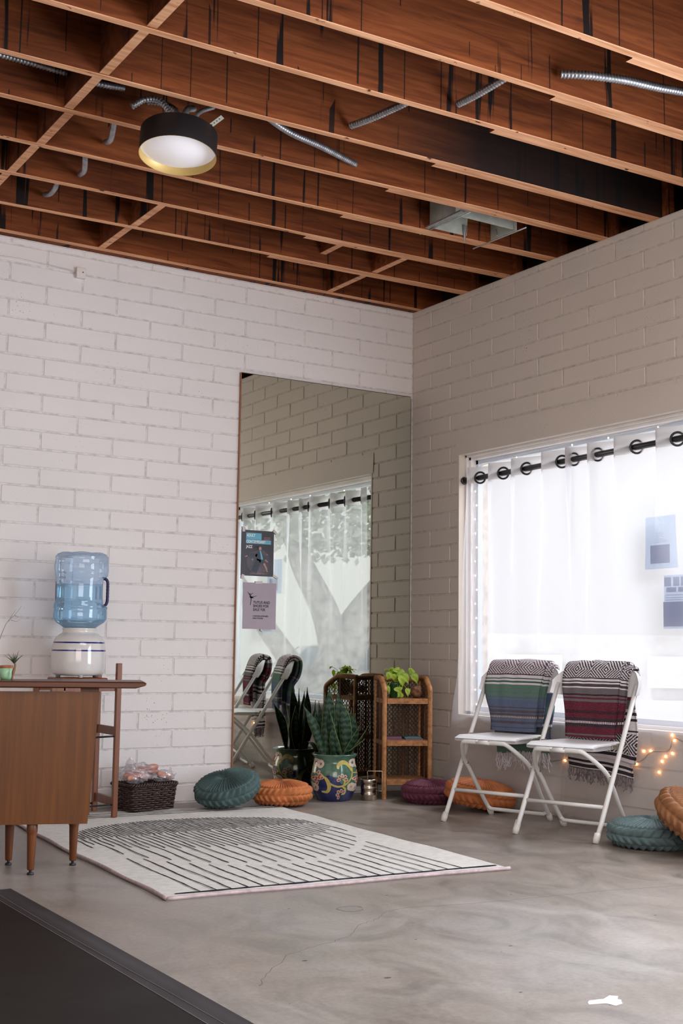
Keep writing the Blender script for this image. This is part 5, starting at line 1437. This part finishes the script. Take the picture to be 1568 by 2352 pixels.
ch1 = make_chair('white folding chair draped with the green and blue blanket'); ch1.location = CH1; ch1.rotation_euler = (0, 0, CA1)
ch2 = dup(ch1, 'white folding chair draped with the maroon striped blanket', CH2, CA2)

def blanket(label, loc, rz, x0, x1, backlen, mat, fr_mat, seed, fr_len):
    t = thing('striped_blanket', label, 'blanket', loc, rz)
    rnd = random.Random(seed)
    path = [(.400, .446), (.399, .50), (.397, .56), (.398, .62), (.408, .675), (.421, .72), (.434, .757), (.449, .782), (.474, .792), (.496, .784), (.504, .757), (.498, .71), (.484, .67)]
    zz = .67
    zend = .792 - backlen + .03
    while zz > zend: zz -= .05; path.append((.455 + .004 * sin(zz * 9), max(zz, zend)))
    P = bez([(0, y, z) for y, z in path], 160); seg = [0]
    for a, c in zip(P, P[1:]): seg.append(seg[-1] + (c - a).length)
    L = seg[-1]; itop = max(range(len(P)), key=lambda i: P[i].z); off = .40 - seg[itop]
    ph = [rnd.uniform(0, 6) for _ in range(6)]
    def pt(u, i, lift=0.0):
        p = P[i]; s = seg[i]; d = (P[min(len(P) - 1, i + 1)] - P[max(0, i - 1)]).normalized(); nrm = Vector((0, -d.z, d.y))
        f = s / L
        taper = .020 * sin(f * 5 + ph[0]) ; xx = lerp(x0, x1, u) + taper * (u - .5) + (.006 * sin(f * 21 + ph[1]) if u < .02 or u > .98 else 0)
        w = .006 * sin(u * 9 + f * 4 + ph[2]) + .004 * sin(u * 17 - f * 7 + ph[3])
        w *= 1 if f < .4 or f > .70 else .25
        if f < .42: w = abs(w) * .7
        droop = -.022 * sm(.75, 1, f) * (u - .5) * 2 * (1 if seed % 2 else -.2) if f > .75 else 0
        xm = lerp(x0, x1, .55); xx = xm + (xx - xm) * (1 - .17 * (1 - sm(0, .30, f)))
        q = Vector((xx, p.y, p.z)) + nrm * (w + lift)
        q.z += droop + .006 * sin(u * 5 + ph[4]) * (f - .2)
        return q
    n = len(P) - 1
    def sheet(name, ua, ub, l0, l1, i0, i1, NU=26):
        b = MB(); idx = list(range(i0, i1 + 1))
        def fn(l):
            vs, uvs = [], []
            for i in idx:
                for k in range(NU + 1):
                    u = lerp(ua, ub, k / NU); e = 1 - .35 * (abs(k / NU - .5) * 2) ** 8
                    mid = (l0 + l1) / 2; vs.append(pt(u, i, mid + (l - mid) * e)); uvs.append((lerp(x0, x1, u), seg[i] + off))
            return vs, uvs
        va, ua_ = fn(l0); vb, ub_ = fn(l1); W = NU + 1; m = len(idx)
        b.add(va + vb, [(j * W + k, j * W + k + 1, (j + 1) * W + k + 1, (j + 1) * W + k) for j in range(m - 1) for k in range(NU)] +
              [(len(va) + j * W + k, len(va) + (j + 1) * W + k, len(va) + (j + 1) * W + k + 1, len(va) + j * W + k + 1) for j in range(m - 1) for k in range(NU)] +
              [(j * W + c, (j + 1) * W + c, len(va) + (j + 1) * W + c, len(va) + j * W + c) for j in range(m - 1) for c in (0, NU)] +
              [(e_ * W + k, e_ * W + k + 1, len(va) + e_ * W + k + 1, len(va) + e_ * W + k) for e_ in (0, m - 1) for k in range(NU)], ua_ + ub_)
        return b.build(name, MT[mat], t)
    sheet('outer_layer', 0, 1, .012, .030, 0, n)
    sheet('folded_layer', .03, 1.085, -.006, .0105, int(n * .03), int(n * .93))
    b = MB(); e0 = [pt(k / 30, n, .015) for k in range(31)]
    b.mi = 0
    for k in range(64):
        u = (k + rnd.uniform(-.3, .3)) / 63; u = min(1, max(0, u)); p = pt(u, n, .004 + rnd.uniform(0, .016)); ln = fr_len * rnd.uniform(.55, 1.15); a = rnd.uniform(-.35, .35)
        q = [p + Vector((0, 0, .006))] + [p + Vector((sin(a) * ln * s + .004 * sin(s * 9 + k), .004 * sin(s * 7 + k * 2), -ln * s)) for s in (.25, .5, .75, 1)]
        b.tube(bez(q, 8), [.0021] * len(bez(q, 8)), 4)
    for k in range(9):      # looped tassels
        u = (k + .5 + rnd.uniform(-.3, .3)) / 9; p = pt(u, n, .024); w_ = rnd.uniform(.008, .014); h_ = rnd.uniform(.03, .055)
        b.tube(bez([p + Vector((-w_ / 2, 0, .02)), p + Vector((-w_, 0, -h_ * .4)), p + Vector((0, 0, -h_)), p + Vector((w_, 0, -h_ * .4)), p + Vector((w_ / 2, 0, .02))], 14), .0018, 4)
    b.build('fringe', MT[fr_mat], t)
    return t
blanket('folded green and blue striped blanket hanging over a white folding chair back', CH1, CA1, -.192, .138, .495, 'blanket_blue', 'fringe', 2, .085)
blanket('folded maroon, grey and white striped blanket hanging over a white folding chair back', CH2, CA2, -.178, .160, .55, 'blanket_red', 'fringe_dark', 5, .06)

# ------------------------------------------------------------------ outside the window
GZ = -.45
b = MB(); b.bbox((.23, -60, GZ - .1), (60, 60, GZ)); g_ = b.build('ground_outside', MT['street']); struct(g_)
b = MB(); M_ = Matrix.Rotation(-.74, 4, 'Z')
b.box((21, 23, .45), (46, 4, 1.9), M_); b.mi = 1
for k in range(8): b.box((21 + (k - 4) * 4.0 * cos(-.74) - 1.5, 23 + (k - 4) * 4 * sin(-.74) - 1.6, .35), (1.6, .1, .9), M_)
o = b.build('distant_building', [MT['far_wall'], MT['street']]); tag(o, 'low pale building far beyond the window, faint through the curtain', 'building')
def tree_outside():
    t = thing('leaning_tree', 'leaning street tree outside the window, seen only in the mirror', 'tree', (5.5, -10.4, GZ))
    b = MB()
    def br(p, r0, r1, n=18):
        q = bez(p, n); b.tube(q, [lerp(r0, r1, i / (len(q) - 1)) for i in range(len(q))], 12)
    br([(0, 0, 0), (.25, .05, .9), (.75, .15, 1.8), (1.35, .3, 2.6), (1.9, .5, 3.6)], .42, .20)
    br([(.35, .08, 1.1), (.15, 0, 1.9), (-.25, -.1, 2.7), (-.5, -.2, 3.6)], .26, .14)
    br([(1.2, .25, 2.4), (1.9, .5, 2.75), (2.8, .8, 3.1)], .16, .08); br([(.1, 0, .5), (-.55, -.2, 1.35), (-1.2, -.5, 2.4), (-1.7, -.7, 3.4)], .2, .1)
    b.build('trunk', MT['bark'], t)
    b = MB(); rnd = random.Random(9)
    for _ in range(2600):
        a = rnd.random(); cx = rnd.gauss(.4, 1.5); cy = rnd.gauss(0, .8); cz = 2.75 + abs(rnd.gauss(0, .9)) + .12 * abs(cx - .4)
        if -.3 < cx < .35 and cz < 2.9: continue
        d = Vector((rnd.gauss(0, 1), rnd.gauss(0, 1), rnd.gauss(0, .6))).normalized(); s = d.orthogonal().normalized(); L, w = rnd.uniform(.10, .2), rnd.uniform(.035, .07)
        c = Vector((cx, cy, cz)); b.add([c, c + d * L * .5 + s * w, c + d * L, c + d * L * .5 - s * w], [(0, 1, 2, 3)], smooth=False)
    b.build('crown', MT['foliage'], t)
tree_outside()
def car_outside():
    a = radians(34); t = thing('parked_car', 'white car parked outside, visible only as a reflection in the mirror', 'car', (7.35, -12.0, GZ), a)
    pf = [(-2.2, .35), (-2.25, .62), (-2.1, .85), (-1.55, .95), (-1.0, 1.36), (-.3, 1.46), (.75, 1.44), (1.5, 1.0), (2.1, .9), (2.22, .6), (2.15, .32)]
    b = MB()
    def sec(yy, k): return [(x, yy, z if z < .9 else lerp(.9, z, k)) for x, z in pf]
    S = [sec(-.80, .0), sec(-.86, .0), sec(-.66, 1), sec(.66, 1), sec(.86, .0), sec(.80, .0)]
    m = len(pf); vs = [p for s in S for p in s]
    b.add(vs, [(i * m + k, i * m + (k + 1) % m, (i + 1) * m + (k + 1) % m, (i + 1) * m + k) for i in range(5) for k in range(m)] + [tuple(range(m)), tuple(reversed(range(5 * m, 6 * m)))], smooth=False); b.build('body', MT['car_white'], t)
    for s in (-1, 1):
        b = MB()
        for x0, x1, x2, x3 in ((-1.25, -.88, -.25, -.25), (-.12, -.12, .65, .65), (.75, .75, .78, 1.25)):
            b.poly([(x0, s * .872, .98), (x1, s * .70, 1.36), (x2, s * .70, 1.40), (x3, s * .872, .98)])
        b.build('side_window', MT['car_glass'], t)
    b = MB(); b.poly([(-1.58, -.64, .99), (-1.58, .64, .99), (-1.05, .56, 1.36), (-1.05, -.56, 1.36)]); b.build('windscreen', MT['car_glass'], t)
    for x in (-1.4, 1.4):
        for s in (-1, 1): MB().lathe([(0, -.1), (.28, -.1), (.32, -.06), (.32, .06), (.28, .1), (0, .1)], 24, c=(x, s * .8, .32), M=Matrix.Rotation(pi / 2, 4, 'X')).build('wheel', MT['tyre'], t)
car_outside()

# ------------------------------------------------------------------ light
w = D.worlds.new('sky'); SC.world = w; w.use_nodes = True
w.node_tree.nodes['Background'].inputs[0].default_value = (.99, .99, 1.0, 1); w.node_tree.nodes['Background'].inputs[1].default_value = .84
def area(name, loc, target, sx, sy, power, col):
    l = D.lights.new(name, 'AREA'); l.shape = 'RECTANGLE'; l.size = sx; l.size_y = sy; l.energy = power; l.color = col
    o = D.objects.new(name, l); COL.objects.link(o); o.location = loc
    o.rotation_euler = (Vector(target) - Vector(loc)).to_track_quat('-Z', 'Y').to_euler(); return o
area('shopfront_light', (-.04, -5.3, 1.35), (-3, -5.3, 1.25), 2.9, 1.9, 245, (.78, .88, 1.0))
area('outdoor_fill_light', (2.4, -2.1, 3.9), (-.6, -1.7, .4), 3.6, 2.0, 290, (.91, .94, 1.0))  # added lamp above the window view, boosts daylight coming through the curtain
sl = D.lights.new('sun', 'SUN'); sl.energy = 1.1; sl.angle = .05; so = D.objects.new('sun', sl); COL.objects.link(so); so.rotation_euler = Vector((.62, .12, -.78)).to_track_quat('-Z', 'Y').to_euler()
area('rear_fill_light', (-5.0, -9.3, 1.9), (-2.6, 0, 2.2), 5.0, 2.2, 215, (1.0, .87, .82))  # unseen fill lamp added behind the camera, no window modelled there
area('side_fill_light', (-7.8, -4.2, 1.7), (0, -2.2, 1.4), 4.0, 2.2, 28, (1.0, .88, .76))  # unseen fill lamp added at the far side to brighten the cream wall
area('overhead_fill_light', (-2.3, -4.5, 2.98), (-1.8, -3.2, 0), 2.2, 1.2, 65, (.95, .97, 1.0))  # unseen fill lamp added overhead to brighten floor and seat tops
SC.view_settings.view_transform = 'Standard'; SC.view_settings.look = 'None'; SC.view_settings.exposure = 0; SC.view_settings.gamma = 1
SC.cycles.transparent_max_bounces = 16; SC.cycles.max_bounces = 10; SC.cycles.diffuse_bounces = 5; SC.cycles.glossy_bounces = 5
SC.cycles.caustics_reflective = False; SC.cycles.caustics_refractive = False; SC.cycles.sample_clamp_indirect = 6
SC.cycles.use_denoising = True
